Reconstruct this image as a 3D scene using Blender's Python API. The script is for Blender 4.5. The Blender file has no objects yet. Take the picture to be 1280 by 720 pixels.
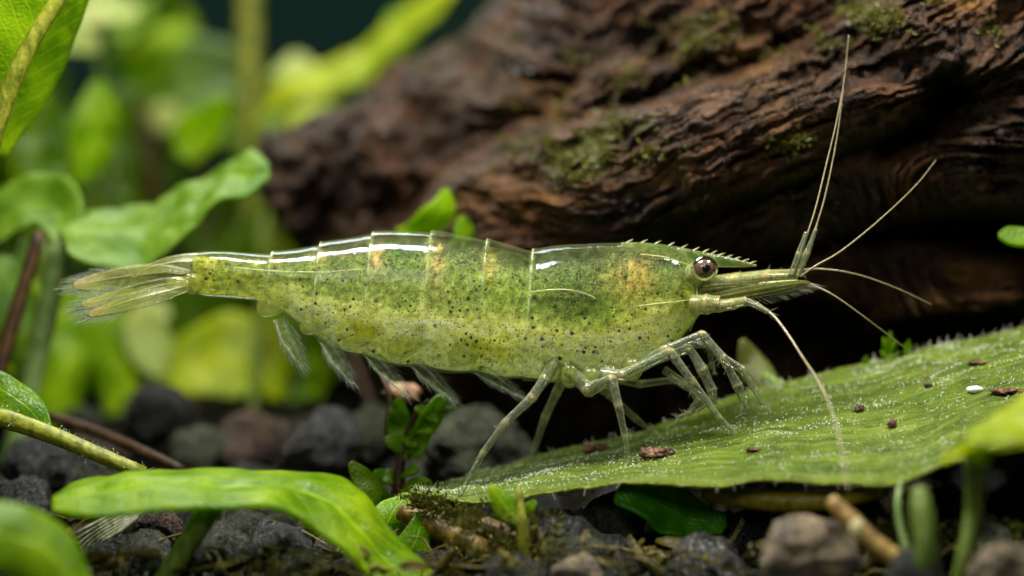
import bpy, math, random
import numpy as np
from mathutils import Vector, noise as mnoise

# ------------------------------------------------------------------ scene, camera, light
S = bpy.context.scene
COL = S.collection
S.unit_settings.system = 'METRIC'
S.unit_settings.scale_length = 0.0029          # one unit is 2.9 mm: the shrimp is about 25 mm long
DIST = 40.0                                    # camera to the plane of the shrimp's middle
CAMZ = 3.6

cam_data = bpy.data.cameras.new('camera')
cam = bpy.data.objects.new('camera', cam_data)
COL.objects.link(cam)
cam.location = (0, -DIST, CAMZ)
cam.rotation_euler = (math.radians(90), 0, 0)
cam_data.sensor_width = 36
cam_data.lens = 36 * DIST / 12.8
cam_data.clip_start = 0.5
cam_data.clip_end = 500
cam_data.dof.use_dof = True
cam_data.dof.focus_distance = DIST - 0.40
cam_data.dof.aperture_fstop = cam_data.lens * 1e-3 / 1.45
S.camera = cam

world = bpy.data.worlds.new('World')
S.world = world
world.use_nodes = True
bg = world.node_tree.nodes['Background']
bg.inputs[0].default_value = (0.010, 0.030, 0.021, 1)
bg.inputs[1].default_value = 0.6


def area(name, loc, target, sx, sy, power, col=(1, 1, 1)):
    l = bpy.data.lights.new(name, 'AREA')
    l.shape = 'RECTANGLE'
    l.size, l.size_y = sx, sy
    l.energy = power
    l.color = col
    o = bpy.data.objects.new(name, l)
    COL.objects.link(o)
    o.location = loc
    d = Vector(target) - Vector(loc)
    o.rotation_euler = d.to_track_quat('-Z', 'Y').to_euler()
    o['kind'] = 'helper'
    return o


area('softbox_lamp', (-2.8, -4.4, 14.5), (-2.4, 0.0, 3), 6.0, 2.3, 3100, (1.0, 0.98, 0.94))
area('softbox_lamp', (7.4, -3.4, 13.5), (4.6, 0.2, 3), 2.6, 2.4, 1300, (1.0, 0.97, 0.92))
area('tank_lamp', (-6.0, 13.0, 22.0), (-4.5, 11, 3), 14, 8, 4600, (1.0, 1.0, 0.9))
area('front_fill_lamp', (-5.0, -24.0, 14.0), (0, 0, 3), 10, 7, 1250, (1.0, 0.98, 0.95))  # unseen fill lamp added on the camera side to lift the shrimp's flank

S.view_settings.view_transform = 'Standard'
S.view_settings.look = 'None'
S.view_settings.exposure = 0.0
S.view_settings.gamma = 1.0
S.view_settings.use_curve_mapping = False
S.cycles.use_denoising = True
S.cycles.max_bounces = 7
S.cycles.adaptive_threshold = 0.02
S.cycles.transparent_max_bounces = 24
S.cycles.caustics_reflective = False
S.cycles.caustics_refractive = False
S.cycles.sample_clamp_indirect = 6.0

# ------------------------------------------------------------------ helpers
rng = np.random.default_rng(7)
random.seed(7)


def P(px, py, y=0.0):
    """the point of the place that stands at depth y behind the shrimp's plane"""
    s = (DIST + y) / DIST
    return np.array([(px - 640) / 100 * s, y, CAMZ + (360 - py) / 100 * s])


def sc(y):
    return (DIST + y) / DIST / 100.0


def lin(r, g, b):
    f = lambda c: (c / 255 / 12.92) if c / 255 <= 0.04045 else ((c / 255 + 0.055) / 1.055) ** 2.4
    return (f(r), f(g), f(b))


_perm = np.concatenate([np.random.default_rng(3).permutation(256)] * 3)
_grad = np.random.default_rng(4).normal(size=(256, 3))
_grad /= np.linalg.norm(_grad, axis=1)[:, None]


def perlin(x, y, z=0.0):
    x, y, z = np.broadcast_arrays(np.asarray(x, float), np.asarray(y, float), np.asarray(z, float))
    xi, yi, zi = [np.floor(a).astype(int) for a in (x, y, z)]
    xf, yf, zf = x - xi, y - yi, z - zi
    f = lambda t: t * t * t * (t * (t * 6 - 15) + 10)
    u, v, w = f(xf), f(yf), f(zf)
    xi, yi, zi = xi & 255, yi & 255, zi & 255
    out = 0
    for dx in (0, 1):
        for dy in (0, 1):
            for dz in (0, 1):
                g = _grad[_perm[_perm[_perm[xi + dx] + yi + dy] + zi + dz]]
                d = g[..., 0] * (xf - dx) + g[..., 1] * (yf - dy) + g[..., 2] * (zf - dz)
                out = out + d * (u if dx else 1 - u) * (v if dy else 1 - v) * (w if dz else 1 - w)
    return out * 1.6


def fbm(x, y, z=0.0, o=4, gain=0.5):
    t, a, f = 0, 1, 1
    for i in range(o):
        t = t + a * perlin(np.asarray(x) * f + 17.3 * i, np.asarray(y) * f + 5.1 * i, np.asarray(z) * f)
        a *= gain
        f *= 2
    return t


def ridged(x, y, z=0.0, o=4):
    t, a, f = 0, 1, 1
    for i in range(o):
        t = t + a * (1 - 2 * np.abs(perlin(np.asarray(x) * f + 11 * i, np.asarray(y) * f, z)))
        a *= 0.5
        f *= 2
    return t


def catmull(pts, n):
    p = np.asarray(pts, float)
    m = len(p)
    if m == 2:
        t = np.linspace(0, 1, n)[:, None]
        return p[0] * (1 - t) + p[1] * t
    e = np.vstack([2 * p[0] - p[1], p, 2 * p[-1] - p[-2]])
    out = []
    for tt in np.linspace(0, m - 1, n):
        i = min(int(tt), m - 2)
        t = tt - i
        a, b, c, d = e[i], e[i + 1], e[i + 2], e[i + 3]
        out.append(0.5 * (2 * b + (c - a) * t + (2 * a - 5 * b + 4 * c - d) * t * t + (3 * b - a - 3 * c + d) * t ** 3))
    return np.array(out)


def smooth(a, b, x):
    t = np.clip((np.asarray(x, float) - a) / (b - a), 0, 1)
    return t * t * (3 - 2 * t)


ROOT_LOC = {}


class MB:
    """collects shapes, then links them as one mesh object"""

    def __init__(self):
        self.v, self.f, self.uv, self.att = [], [], [], {}
        self.n = 0

    def add(self, verts, faces, uv=None, **att):
        verts = np.asarray(verts, float)
        self.v.append(verts)
        k = self.n
        self.f += [tuple(i + k for i in f) for f in faces]
        self.uv.append(np.zeros((len(verts), 2)) if uv is None else np.asarray(uv))
        for a in set(self.att) | set(att):
            if a not in self.att:
                self.att[a] = [np.zeros(k)] if k else []
            self.att[a].append(np.broadcast_to(np.asarray(att.get(a, 0.0), float), (len(verts),)))
        self.n += len(verts)
        return self

    def grid(self, g, uv=None, closed=False, **att):
        """g: rows x cols x 3"""
        r, c = g.shape[:2]
        F = []
        for i in range(r - 1):
            for j in range(c if closed else c - 1):
                j2 = (j + 1) % c
                F.append((i * c + j, i * c + j2, (i + 1) * c + j2, (i + 1) * c + j))
        if uv is None:
            uv = np.stack(np.meshgrid(np.linspace(0, 1, r), np.linspace(0, 1, c), indexing='ij'), -1)
        att = {k: np.asarray(v).reshape(-1) for k, v in att.items()}
        return self.add(g.reshape(-1, 3), F, uv.reshape(-1, 2), **att)

    def tube(self, pts, rad, sides=8, n=None, flat=1.0, cap=True, **att):
        pts = np.asarray(pts, float)
        rad = np.asarray(rad, float)
        n = n or max(2, (len(pts) - 1) * 4 + 1)
        c = catmull(pts, n)
        r = np.interp(np.linspace(0, len(rad) - 1, n), np.arange(len(rad)), rad)
        T = np.gradient(c, axis=0)
        T /= np.linalg.norm(T, axis=1)[:, None] + 1e-12
        up = np.array([0, 1.0, 0])
        if abs(T[0] @ up) > 0.9:
            up = np.array([0, 0, 1.0])
        N = up - (up @ T[0]) * T[0]
        N /= np.linalg.norm(N)
        a = np.linspace(0, 2 * math.pi, sides, endpoint=False)
        rings = []
        for i in range(n):
            N = N - (N @ T[i]) * T[i]
            N /= np.linalg.norm(N)
            B = np.cross(T[i], N)
            rings.append(c[i] + r[i] * (flat * np.cos(a)[:, None] * N + np.sin(a)[:, None] * B))
        g = np.array(rings)
        aa = {}
        for k, v in att.items():
            v = np.asarray(v, float)
            if v.ndim:
                v = np.interp(np.linspace(0, len(v) - 1, n), np.arange(len(v)), v)
                v = np.repeat(v, sides)
            aa[k] = v
        k0 = self.n
        self.grid(g, closed=True, **aa)
        if cap:
            self.f.append(tuple(k0 + j for j in range(sides))[::-1])
            self.f.append(tuple(k0 + (n - 1) * sides + j for j in range(sides)))
        return self

    def hair(self, a, b, r=0.006, bend=None):
        a, b = np.asarray(a, float), np.asarray(b, float)
        m = (a + b) / 2 + (0 if bend is None else np.asarray(bend))
        return self.tube([a, m, b], [r, r * 0.8, r * 0.25], sides=3, n=4, cap=False)

    def ellipsoid(self, c, r, seg=16, rings=10, rot=None, lump=0.0, freq=1.0, seed=0.0, **att):
        th = np.linspace(0, math.pi, rings + 1)
        ph = np.linspace(0, 2 * math.pi, seg, endpoint=False)
        g = np.stack([np.sin(th)[:, None] * np.cos(ph), np.sin(th)[:, None] * np.sin(ph), np.cos(th)[:, None] * np.ones(seg)], -1)
        if lump:
            q = g * freq + seed
            g = g * (1 + lump * fbm(q[..., 0], q[..., 1], q[..., 2], 3))[..., None]
        g = g * np.asarray(r)
        if rot is not None:
            g = g @ np.asarray(rot).T
        return self.grid(g + np.asarray(c), closed=True, **att)

    def mesh(self, name, origin=(0, 0, 0), smooth_=True):
        V = np.concatenate(self.v) - np.asarray(origin)
        me = bpy.data.meshes.new(name)
        me.from_pydata(V.tolist(), [], self.f)
        uv = np.concatenate(self.uv)
        lay = me.uv_layers.new(name='UVMap')
        idx = np.zeros(len(me.loops), dtype=np.int32)
        me.loops.foreach_get('vertex_index', idx)
        lay.data.foreach_set('uv', uv[idx].astype(np.float32).ravel())
        for k, lst in self.att.items():
            at = me.attributes.new(k, 'FLOAT', 'POINT')
            at.data.foreach_set('value', np.concatenate(lst).astype(np.float32))
        if smooth_:
            me.polygons.foreach_set('use_smooth', np.ones(len(me.polygons), dtype=bool))
        me.update()
        return me

    def build(self, name, mat, parent=None, smooth_=True, solid=0.0, origin=None):
        if parent is not None:
            origin = ROOT_LOC[parent.name]
        elif origin is None:
            v = np.concatenate(self.v)
            origin = np.array([(v[:, 0].min() + v[:, 0].max()) / 2, (v[:, 1].min() + v[:, 1].max()) / 2, v[:, 2].min()])
        me = self.mesh(name, origin, smooth_)
        o = bpy.data.objects.new(name, me)
        COL.objects.link(o)
        me.materials.append(mat)
        if parent is not None:
            o.parent = parent
        else:
            o.location = origin
        ROOT_LOC[o.name] = np.asarray(origin, float)
        if solid:
            m = o.modifiers.new('thickness', 'SOLIDIFY')
            m.thickness = solid
            m.offset = 0
        return o


def thing(name, label, cat, loc, group=None):
    o = bpy.data.objects.new(name, None)
    COL.objects.link(o)
    o.empty_display_size = 0.3
    o.location = tuple(loc)
    ROOT_LOC[o.name] = np.asarray(loc, float)
    return tag(o, label, cat, group)


def tag(o, label=None, cat=None, group=None, kind=None):
    if label:
        o['label'] = label
    if cat:
        o['category'] = cat
    if group:
        o['group'] = group
    if kind:
        o['kind'] = kind
    return o


# ------------------------------------------------------------------ materials
class NT:
    def __init__(self, name):
        self.m = bpy.data.materials.new(name)
        self.m.use_nodes = True
        self.t = self.m.node_tree
        self.t.nodes.clear()
        self.out = self.t.nodes.new('ShaderNodeOutputMaterial')

    def n(self, typ, inputs=None, **props):
        nd = self.t.nodes.new('ShaderNode' + typ)
        for k, v in props.items():
            setattr(nd, k, v)
        for k, v in (inputs or {}).items():
            s = nd.inputs[k]
            if isinstance(v, bpy.types.NodeSocket):
                self.t.links.new(v, s)
            else:
                if isinstance(v, tuple) and len(v) == 3 and s.type == 'RGBA':
                    v = v + (1,)
                s.default_value = v
        return nd

    def attr(self, name):
        return self.n('Attribute', attribute_name=name).outputs['Fac']

    def coord(self, which='Object'):
        return self.n('TexCoord').outputs[which]

    def mapping(self, vec, scale, rot=(0, 0, 0)):
        return self.n('Mapping', {'Vector': vec, 'Scale': scale, 'Rotation': rot}).outputs[0]

    def noise(self, vec, scale, detail=4, rough=0.55, dist=0.0):
        return self.n('TexNoise', {'Vector': vec, 'Scale': scale, 'Detail': detail, 'Roughness': rough, 'Distortion': dist}).outputs['Fac']

    def vor(self, vec, scale, feature='F1', out='Distance', rand=1.0):
        return self.n('TexVoronoi', {'Vector': vec, 'Scale': scale, 'Randomness': rand}, feature=feature).outputs[out]

    def ramp(self, fac, stops, interp='LINEAR'):
        nd = self.n('ValToRGB', {'Fac': fac})
        cr = nd.color_ramp
        cr.interpolation = interp
        while len(cr.elements) > 1:
            cr.elements.remove(cr.elements[-1])
        cr.elements[0].position = stops[0][0]
        c = stops[0][1]
        cr.elements[0].color = (c, c, c, 1) if not isinstance(c, tuple) else c + (1,)
        for p, c in stops[1:]:
            e = cr.elements.new(p)
            e.color = (c, c, c, 1) if not isinstance(c, tuple) else c + (1,)
        return nd.outputs['Color']

    def mix(self, fac, a, b, blend='MIX'):
        nd = self.n('Mix', data_type='RGBA', blend_type=blend)
        for i, v in ((0, fac), (6, a), (7, b)):
            s = nd.inputs[i]
            if isinstance(v, bpy.types.NodeSocket):
                self.t.links.new(v, s)
            else:
                s.default_value = v + (1,) if isinstance(v, tuple) else v
        return nd.outputs[2]

    def math(self, op, a, b=0.0, c=0.0, clamp=False):
        nd = self.n('Math', operation=op, use_clamp=clamp)
        for i, v in enumerate((a, b, c)):
            if isinstance(v, bpy.types.NodeSocket):
                self.t.links.new(v, nd.inputs[i])
            else:
                nd.inputs[i].default_value = v
        return nd.outputs[0]

    def bump(self, h, strength=0.3, dist=0.05, normal=None):
        i = {'Height': h, 'Strength': strength, 'Distance': dist}
        if normal is not None:
            i['Normal'] = normal
        return self.n('Bump', i).outputs[0]

    def bsdf(self, **k):
        return self.n('BsdfPrincipled', {a.replace('_', ' '): v for a, v in k.items()}).outputs[0]

    def mixs(self, fac, a, b):
        return self.n('MixShader', {0: fac, 1: a, 2: b}).outputs[0]

    def adds(self, a, b):
        return self.n('AddShader', {0: a, 1: b}).outputs[0]

    def done(self, s):
        self.t.links.new(s, self.out.inputs['Surface'])
        return self.m


def leaf_mat(name, c1, c2, rough=0.35, trans=0.4, vein=0.35, vein_col=None, spots=0.0, cellbump=0.25, scale=1.0, tint=(1.0, 0.95, 0.5)):
    t = NT(name)
    oc = t.coord()
    n1 = t.noise(oc, 1.6 * scale, 5)
    col = t.mix(t.ramp(n1, [(0.35, 0.0), (0.68, 1.0)]), c1, c2)
    uv = t.n('SeparateXYZ', {0: t.coord('UV')})
    u, v = uv.outputs[0], uv.outputs[1]
    across = t.math('ABSOLUTE', t.math('SUBTRACT', v, 0.5))
    # side veins run obliquely from the midrib
    ph = t.math('ADD', t.math('MULTIPLY', u, 11.0), t.math('MULTIPLY', across, -5.0))
    ph = t.math('ADD', ph, t.math('MULTIPLY', n1, 0.9))
    saw = t.math('ABSOLUTE', t.math('SUBTRACT', t.math('FRACT', ph), 0.5))
    veins = t.ramp(saw, [(0.0, 1.0), (0.07, 0.0)])
    mid = t.ramp(across, [(0.0, 1.0), (0.035, 0.0)])
    vv = t.math('MAXIMUM', t.math('MULTIPLY', veins, 0.5), mid)
    vc = vein_col or tuple(min(1, c * 1.6 + 0.03) for c in c2)
    col = t.mix(t.math('MULTIPLY', vv, vein), col, vc)
    if spots:
        sp = t.noise(oc, 9 * scale, 3)
        col = t.mix(t.math('MULTIPLY', t.ramp(sp, [(0.62, 0.0), (0.7, 1.0)]), spots), col, (0.05, 0.045, 0.012))
    film = t.noise(oc, 3.1 * scale, 7, 0.7)
    col = t.mix(t.math('MULTIPLY', t.ramp(film, [(0.52, 0.0), (0.68, 1.0)]), 0.4), col, t.mix(1.0, col, (0.55, 0.6, 0.3), 'MULTIPLY'))
    h = t.math('ADD', t.math('MULTIPLY', t.vor(oc, 22 * scale), 0.6), t.math('MULTIPLY', vv, -0.6))
    h = t.math('ADD', h, t.math('MULTIPLY', t.noise(oc, 5 * scale, 3), 0.8))
    nrm = t.bump(h, cellbump, 0.06)
    p = t.bsdf(Base_Color=col, Roughness=rough, Normal=nrm, Specular_IOR_Level=0.3)
    tc = t.mix(1.0, col, tint, 'MULTIPLY')
    tc = t.mix(1.0, tc, (1.9, 1.9, 1.9), 'MULTIPLY')
    tr = t.n('BsdfTranslucent', {'Color': tc, 'Normal': nrm}).outputs[0]
    return t.done(t.mixs(trans, p, tr))


def stem_mat(name, c1, c2, rough=0.4, trans=0.2):
    t = NT(name)
    oc = t.coord()
    n = t.noise(t.mapping(oc, (3, 3, 1.5)), 3, 5)
    col = t.mix(t.ramp(n, [(0.38, 0.0), (0.62, 1.0)]), c1, c2)
    nrm = t.bump(t.noise(oc, 18, 4), 0.35, 0.04)
    p = t.bsdf(Base_Color=col, Roughness=rough, Normal=nrm)
    tr = t.n('BsdfTranslucent', {'Color': col}).outputs[0]
    return t.done(t.mixs(trans, p, tr))


def pebble_mat(name, dark, light, amount=0.5, rough=0.5, moss=0.0, spots=(0.35, 0.34, 0.3)):
    t = NT(name)
    oc = t.coord('Object')
    r = t.n('ObjectInfo').outputs['Random']
    off = t.n('CombineXYZ', {0: t.math('MULTIPLY', r, 37.0), 1: t.math('MULTIPLY', r, 11.0)}).outputs[0]
    vec = t.n('VectorMath', {0: oc, 1: off}, operation='ADD').outputs[0]
    n1 = t.noise(vec, 2.6, 8, 0.65)
    col = t.mix(t.ramp(n1, [(0.4, 0.0), (0.75, 1.0)]), dark, light)
    n2 = t.noise(vec, 9, 4, 0.6)
    col = t.mix(t.math('MULTIPLY', t.ramp(n2, [(0.57, 0.0), (0.64, 1.0)]), amount), col, spots)
    if moss:
        n3 = t.noise(vec, 3.5, 6, 0.7)
        col = t.mix(t.math('MULTIPLY', t.ramp(n3, [(0.48, 0.0), (0.62, 1.0)]), moss), col, (0.045, 0.06, 0.008))
    h = t.math('ADD', t.noise(vec, 4.5, 10, 0.78), t.math('MULTIPLY', t.vor(vec, 7), 0.3))
    nrm = t.bump(h, 0.9, 0.11)
    rr = t.ramp(t.noise(vec, 8, 3), [(0.42, max(0.1, rough - 0.36)), (0.56, rough + 0.15)])
    return t.done(t.bsdf(Base_Color=col, Roughness=rr, Normal=nrm, Specular_IOR_Level=0.42))

# ------------------------------------------------------------------ substrate
def ground_z(x, y):
    x, y = np.asarray(x, float), np.asarray(y, float)
    return 0.02 + 0.22 * np.clip(y, 0, 12) + 0.10 * fbm(x * 0.5, y * 0.5, 3.3, 3) + 0.03 * np.clip(-y, 0, 4)


t = NT('dark_soil')
oc = t.coord()
n = t.noise(oc, 2.2, 8, 0.7)
c = t.mix(t.ramp(n, [(0.35, 0.0), (0.7, 1.0)]), (0.006, 0.006, 0.005), (0.022, 0.02, 0.013))
c = t.mix(t.ramp(t.noise(oc, 1.1, 5), [(0.55, 0.0), (0.7, 0.6)]), c, (0.04, 0.05, 0.01))
M_SOIL = t.done(t.bsdf(Base_Color=c, Roughness=0.9, Specular_IOR_Level=0.05, Normal=t.bump(t.noise(oc, 8, 8, 0.7), 0.9, 0.15)))
b = MB()
gx = np.concatenate([[-60], np.linspace(-14, 14, 90), [60]])
gy = np.concatenate([np.linspace(-7, 20, 90), [40, 90]])
GX, GY = np.meshgrid(gx, gy, indexing='ij')
b.grid(np.stack([GX, GY, ground_z(GX, GY)], -1))
tag(b.build('ground', M_SOIL, origin=(0, 0, 0)), kind='structure')

# ------------------------------------------------------------------ driftwood
def poly_field(X, Y, pts):
    """distance to a polyline and the interpolated values of its further columns"""
    pts = np.asarray(pts, float)
    best = np.full(X.shape, 1e9)
    vals = np.zeros(X.shape + (pts.shape[1] - 2,))
    sgn = np.zeros(X.shape)
    for a, c in zip(pts[:-1], pts[1:]):
        d = c[:2] - a[:2]
        L2 = d @ d
        tt = np.clip(((X - a[0]) * d[0] + (Y - a[1]) * d[1]) / L2, 0, 1)
        qx, qy = a[0] + tt * d[0], a[1] + tt * d[1]
        D = np.hypot(X - qx, Y - qy)
        m = D < best
        best = np.where(m, D, best)
        vals = np.where(m[..., None], a[2:] + tt[..., None] * (c[2:] - a[2:]), vals)
        sgn = np.where(m, np.sign((X - a[0]) * d[1] - (Y - a[1]) * d[0]), sgn)
    return best, sgn, vals


nr_ = lambda px: int((px - 296) / 2.1)
nc_ = lambda py: int((py + 130) / 2.1)
WX, WY = np.meshgrid(np.arange(296, 1400, 2.1), np.arange(-130, 640, 2.1), indexing='ij')
wobx = 16 * fbm(WX / 120, WY / 120, 1.1, 3)
woby = 14 * fbm(WX / 110, WY / 110, 7.7, 3)
AX, AY = WX + wobx, WY + woby
RIDGES = [   # px, py, depth, radius
    [(500, 345, 4.2, 60), (600, 292, 3.0, 70), (720, 240, 1.6, 76), (860, 190, 1.05, 74), (980, 150, 0.85, 78), (1080, 105, 0.75, 84), (1190, 55, 0.65, 100), (1400, 0, 0.7, 130)],
    [(250, 450, 9, 120), (380, 310, 7.4, 118), (480, 215, 6.4, 112), (600, 110, 5.4, 104), (700, 10, 4.8, 104), (800, -90, 4.4, 104)],
    [(430, 380, 7.2, 90), (560, 260, 5.4, 100), (680, 140, 4.0, 100), (800, 20, 3.2, 100), (900, -80, 3, 100)],
    [(600, 265, 3.6, 40), (690, 195, 3.0, 44), (780, 130, 2.6, 50), (880, 60, 2.4, 60), (1010, -10, 2.2, 66), (1100, -60, 2.2, 60)],
    [(900, 275, 2.3, 45), (980, 255, 1.9, 50), (1080, 228, 1.6, 56), (1200, 215, 1.5, 50), (1400, 200, 1.4, 56)],
    [(1170, 215, 1.5, 36), (1235, 172, 1.15, 48), (1310, 140, 1.0, 56), (1400, 110, 1.0, 60)],
    [(960, 352, 3.2, 20), (1040, 338, 2.7, 34), (1130, 350, 2.4, 44), (1220, 362, 2.3, 42), (1275, 366, 2.5, 24)],
    [(1100, 390, 2.6, 14), (1180, 382, 2.2, 20), (1262, 372, 2.25, 16)],
]
EDGE = [(760, -200), (650, -60), (622, -10), (560, 45), (430, 122), (338, 165), (322, 230), (368, 300), (430, 370), (480, 440), (530, 520), (560, 700)]
cave = 5.6 + 0.9 * fbm(WX / 90, WY / 90, 2.2, 4)
DEP = cave.copy()
for pts in RIDGES:
    D, sg, v = poly_field(AX, AY, pts)
    dep, R = v[..., 0], v[..., 1]
    q = D / R
    prof = np.where(q < 0.97, 1 - np.sqrt(np.clip(1 - q * q, 0.0, 1)), 0.757 + (q - 0.97) * 5.0)
    Yr = dep + prof * R / 100 * 1.25
    k = 0.22
    h = np.clip(0.5 + 0.5 * (DEP - Yr) / k, 0, 1)
    DEP = DEP * (1 - h) + Yr * h - k * h * (1 - h)
Dl, sgl, _v = poly_field(AX, AY, [q + (0,) for q in EDGE])
dl = Dl * np.where(sgl > 0, 1, -1)          # positive inside the log
ql = np.clip(1 - dl / 70, 0, 1)
DEP = DEP + np.where(dl > 0, 1.6 * (1 - np.sqrt(np.clip(1 - ql ** 2, 0, 1))), 8 + 0 * dl)
# grain: psi is constant along the fibres
ang = np.radians(27 + 18 * smooth(760, 480, WX) - 20 * smooth(1020, 1200, WX) * smooth(120, 240, WY))
psi = (WY * np.cos(ang) + WX * np.sin(ang)) / 100
sal = (WX * np.cos(ang) - WY * np.sin(ang)) / 100
kx, ky = WX - 1190, WY - 122
kr = np.hypot(kx * 0.62 + ky * 0.45, (ky * 0.9 - kx * 0.2) * 1.25)
psi = psi + 0.42 * np.exp(-(kr / 75) ** 2) * np.sign(ky * 0.9 + kx * 0.3) * smooth(0, 30, np.abs(ky * 0.9 + kx * 0.3))
psi = psi + 0.10 * fbm(WX / 95, WY / 95, 4.4, 3) + 0.05 * fbm(WX / 30, WY / 30, 9.4, 2)
g1 = ridged(psi * 2.4, sal * 0.45, 0.3, 4)
g2 = ridged(psi * 7.0, sal * 0.5, 5.3, 3)
g3 = fbm(psi * 20, sal * 1.2, 8.1, 2)
lump = fbm(WX / 60, WY / 60, 6.0, 2)
DEP = DEP - 0.15 * g1 - 0.085 * g2 - 0.04 * g3 - 0.15 * lump
crack = perlin(psi * 4.6 + 0.3 * fbm(WX / 40, WY / 40, 3.1, 2), sal * 0.32, 4.0)
DEP += 0.26 * np.exp(-(crack / 0.055) ** 2) * smooth(-0.2, 0.3, perlin(WX / 70, WY / 70, 8.0))
crack2 = perlin(psi * 11 + 0.5 * fbm(WX / 26, WY / 26, 6.1, 2), sal * 0.7, 9.0)
DEP += 0.10 * np.exp(-(crack2 / 0.07) ** 2)
rot = smooth(0.0, 0.5, fbm(WX / 70, WY / 70, 12.0, 3)) * smooth(200, 120, WY + 0.3 * (WX - 800)) + 0.25
DEP -= 0.10 * rot * fbm(WX / 13, WY / 13, 2.0, 3) + 0.02 * fbm(WX / 5.0, WY / 5.0, 5.0, 2)
# knot hole and the cleft that leads to it
DEP += 1.7 * np.exp(-((kx + 2) / 26) ** 2 - (ky / 24) ** 2)
D, sg, v = poly_field(WX, WY, [(1195, 130), (1150, 165), (1105, 190)])
DEP += 0.55 * np.exp(-(D / 15) ** 2)
# crevices between the ridges
for pts, dp, w in (([(640, 215), (700, 200), (745, 165), (790, 120), (850, 105)], 0.7, 16), ([(800, 60), (850, 80), (930, 70), (1010, 90), (1090, 60)], 0.8, 18), ([(940, 30), (1010, 60), (1060, 40)], 0.6, 16)):
    D, sg, v = poly_field(AX, AY, pts)
    DEP += dp * np.exp(-(D / w) ** 2) * (0.6 + 0.6 * fbm(WX / 24, WY / 24, 3.0, 2))
SCL = (DIST + DEP) / DIST
WG = np.stack([(WX - 640) / 100 * SCL, DEP, CAMZ + (360 - WY) / 100 * SCL], -1)

t = NT('wet_driftwood')
gv = t.n('CombineXYZ', {0: t.attr('psi'), 1: t.attr('sal'), 2: 0.0}).outputs[0]
oc = t.coord()
fine = t.noise(t.mapping(gv, (16, 1.3, 1)), 1.0, 6, 0.62)
mid_ = t.noise(t.mapping(gv, (4.2, 0.55, 1)), 1.0, 5, 0.6)
big = t.noise(oc, 0.75, 4, 0.55)
c = t.mix(t.ramp(mid_, [(0.33, 0.0), (0.68, 1.0)]), (0.003, 0.002, 0.0012), (0.050, 0.022, 0.008))
c = t.mix(t.math('MULTIPLY', t.ramp(fine, [(0.46, 0.0), (0.72, 1.0)]), 0.7), c, (0.21, 0.112, 0.045))
c = t.mix(t.math('MULTIPLY', t.ramp(big, [(0.50, 0.0), (0.66, 1.0)]), 0.6), c, (0.17, 0.062, 0.013))
c = t.mix(t.attr('warm'), c, t.mix(fine, (0.20, 0.075, 0.012), (0.50, 0.24, 0.06)))
mo = t.ramp(t.math('ADD', t.attr('moss'), t.math('MULTIPLY', t.math('SUBTRACT', t.noise(oc, 5, 5, 0.7), 0.5), 1.6)), [(0.42, 0.0), (0.62, 1.0)])
c = t.mix(t.math('MULTIPLY', mo, 0.85), c, t.mix(t.noise(oc, 14, 3), (0.03, 0.035, 0.004), (0.15, 0.15, 0.02)))
h = t.math('ADD', fine, t.math('MULTIPLY', t.noise(oc, 26, 5, 0.7), 0.5))
h = t.math('ADD', h, t.math('MULTIPLY', t.noise(oc, 60, 2, 0.7), 0.4))
rr = t.ramp(t.noise(oc, 11, 4), [(0.38, 0.14), (0.62, 0.48)])
M_WOOD = t.done(t.bsdf(Base_Color=c, Roughness=rr, Normal=t.bump(h, 0.95, 0.08)))

moss = np.zeros(WX.shape)
for mx, my, rx, ry, a in ((715, 205, 45, 30, .8), (745, 180, 30, 30, .7), (870, 60, 35, 45, .7), (800, 150, 30, 20, .6), (1090, 25, 40, 22, .9), (985, 178, 40, 14, .8), (860, 230, 90, 30, .35), (640, 90, 40, 30, .4), (1010, 300, 120, 20, .25), (560, 200, 70, 60, .25)):
    moss += a * np.exp(-((WX - mx) / rx) ** 2 - ((WY - my) / ry) ** 2)
warm = np.zeros(WX.shape)
for mx, my, rx, ry, a in ((1230, 345, 40, 16, .9), (1190, 382, 70, 14, .8), (690, 125, 40, 26, .7), (600, 240, 60, 26, .45), (1090, 206, 50, 12, .7), (930, 60, 60, 40, .45), (1000, 160, 50, 24, .4), (1240, 10, 60, 20, .6), (680, 260, 40, 20, .5), (820, 215, 70, 22, .35)):
    warm += a * np.exp(-((WX - mx) / rx) ** 2 - ((WY - my) / ry) ** 2)
warm = np.clip(warm * (0.75 + 0.8 * fbm(psi * 3, sal * 0.8, 2.0, 3)), 0, 1)
wood = thing('driftwood', 'large dark brown driftwood log, grooved and mossy, rising behind the shrimp', 'driftwood', P(900, 420, 3))
b = MB()
nr, nc = WX.shape
b.grid(WG, psi=psi, sal=sal, moss=moss, warm=warm)
keep_v = ((DEP.reshape(-1) < 12) & (dl.reshape(-1) > 0))
b.f = [f for f in b.f if keep_v[f[0]] and keep_v[f[1]] and keep_v[f[2]] and keep_v[f[3]]]
# the log's far side, so that it is a closed body
nb = len(b.v[0])
ring = {}
cnt = {}
for f in b.f:
    for i in range(4):
        e = (f[i], f[(i + 1) % 4])
        cnt[tuple(sorted(e))] = cnt.get(tuple(sorted(e)), 0) + 1
        ring[tuple(sorted(e))] = e
bound = [ring[e] for e, k in cnt.items() if k == 1]
ids = sorted({i for e in bound for i in e})
mp = {v: k for k, v in enumerate(ids)}
back = b.v[0][ids].copy()
back[:, 1] += 4.0
fl = psi.reshape(-1)
k0 = b.n
b.add(back, [], psi=psi.reshape(-1)[ids], sal=sal.reshape(-1)[ids] + 2, moss=0.0, warm=0.0)
b.f += [(e[1], e[0], k0 + mp[e[0]], k0 + mp[e[1]]) for e in bound]
b.build('log', M_WOOD, wood)


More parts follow.
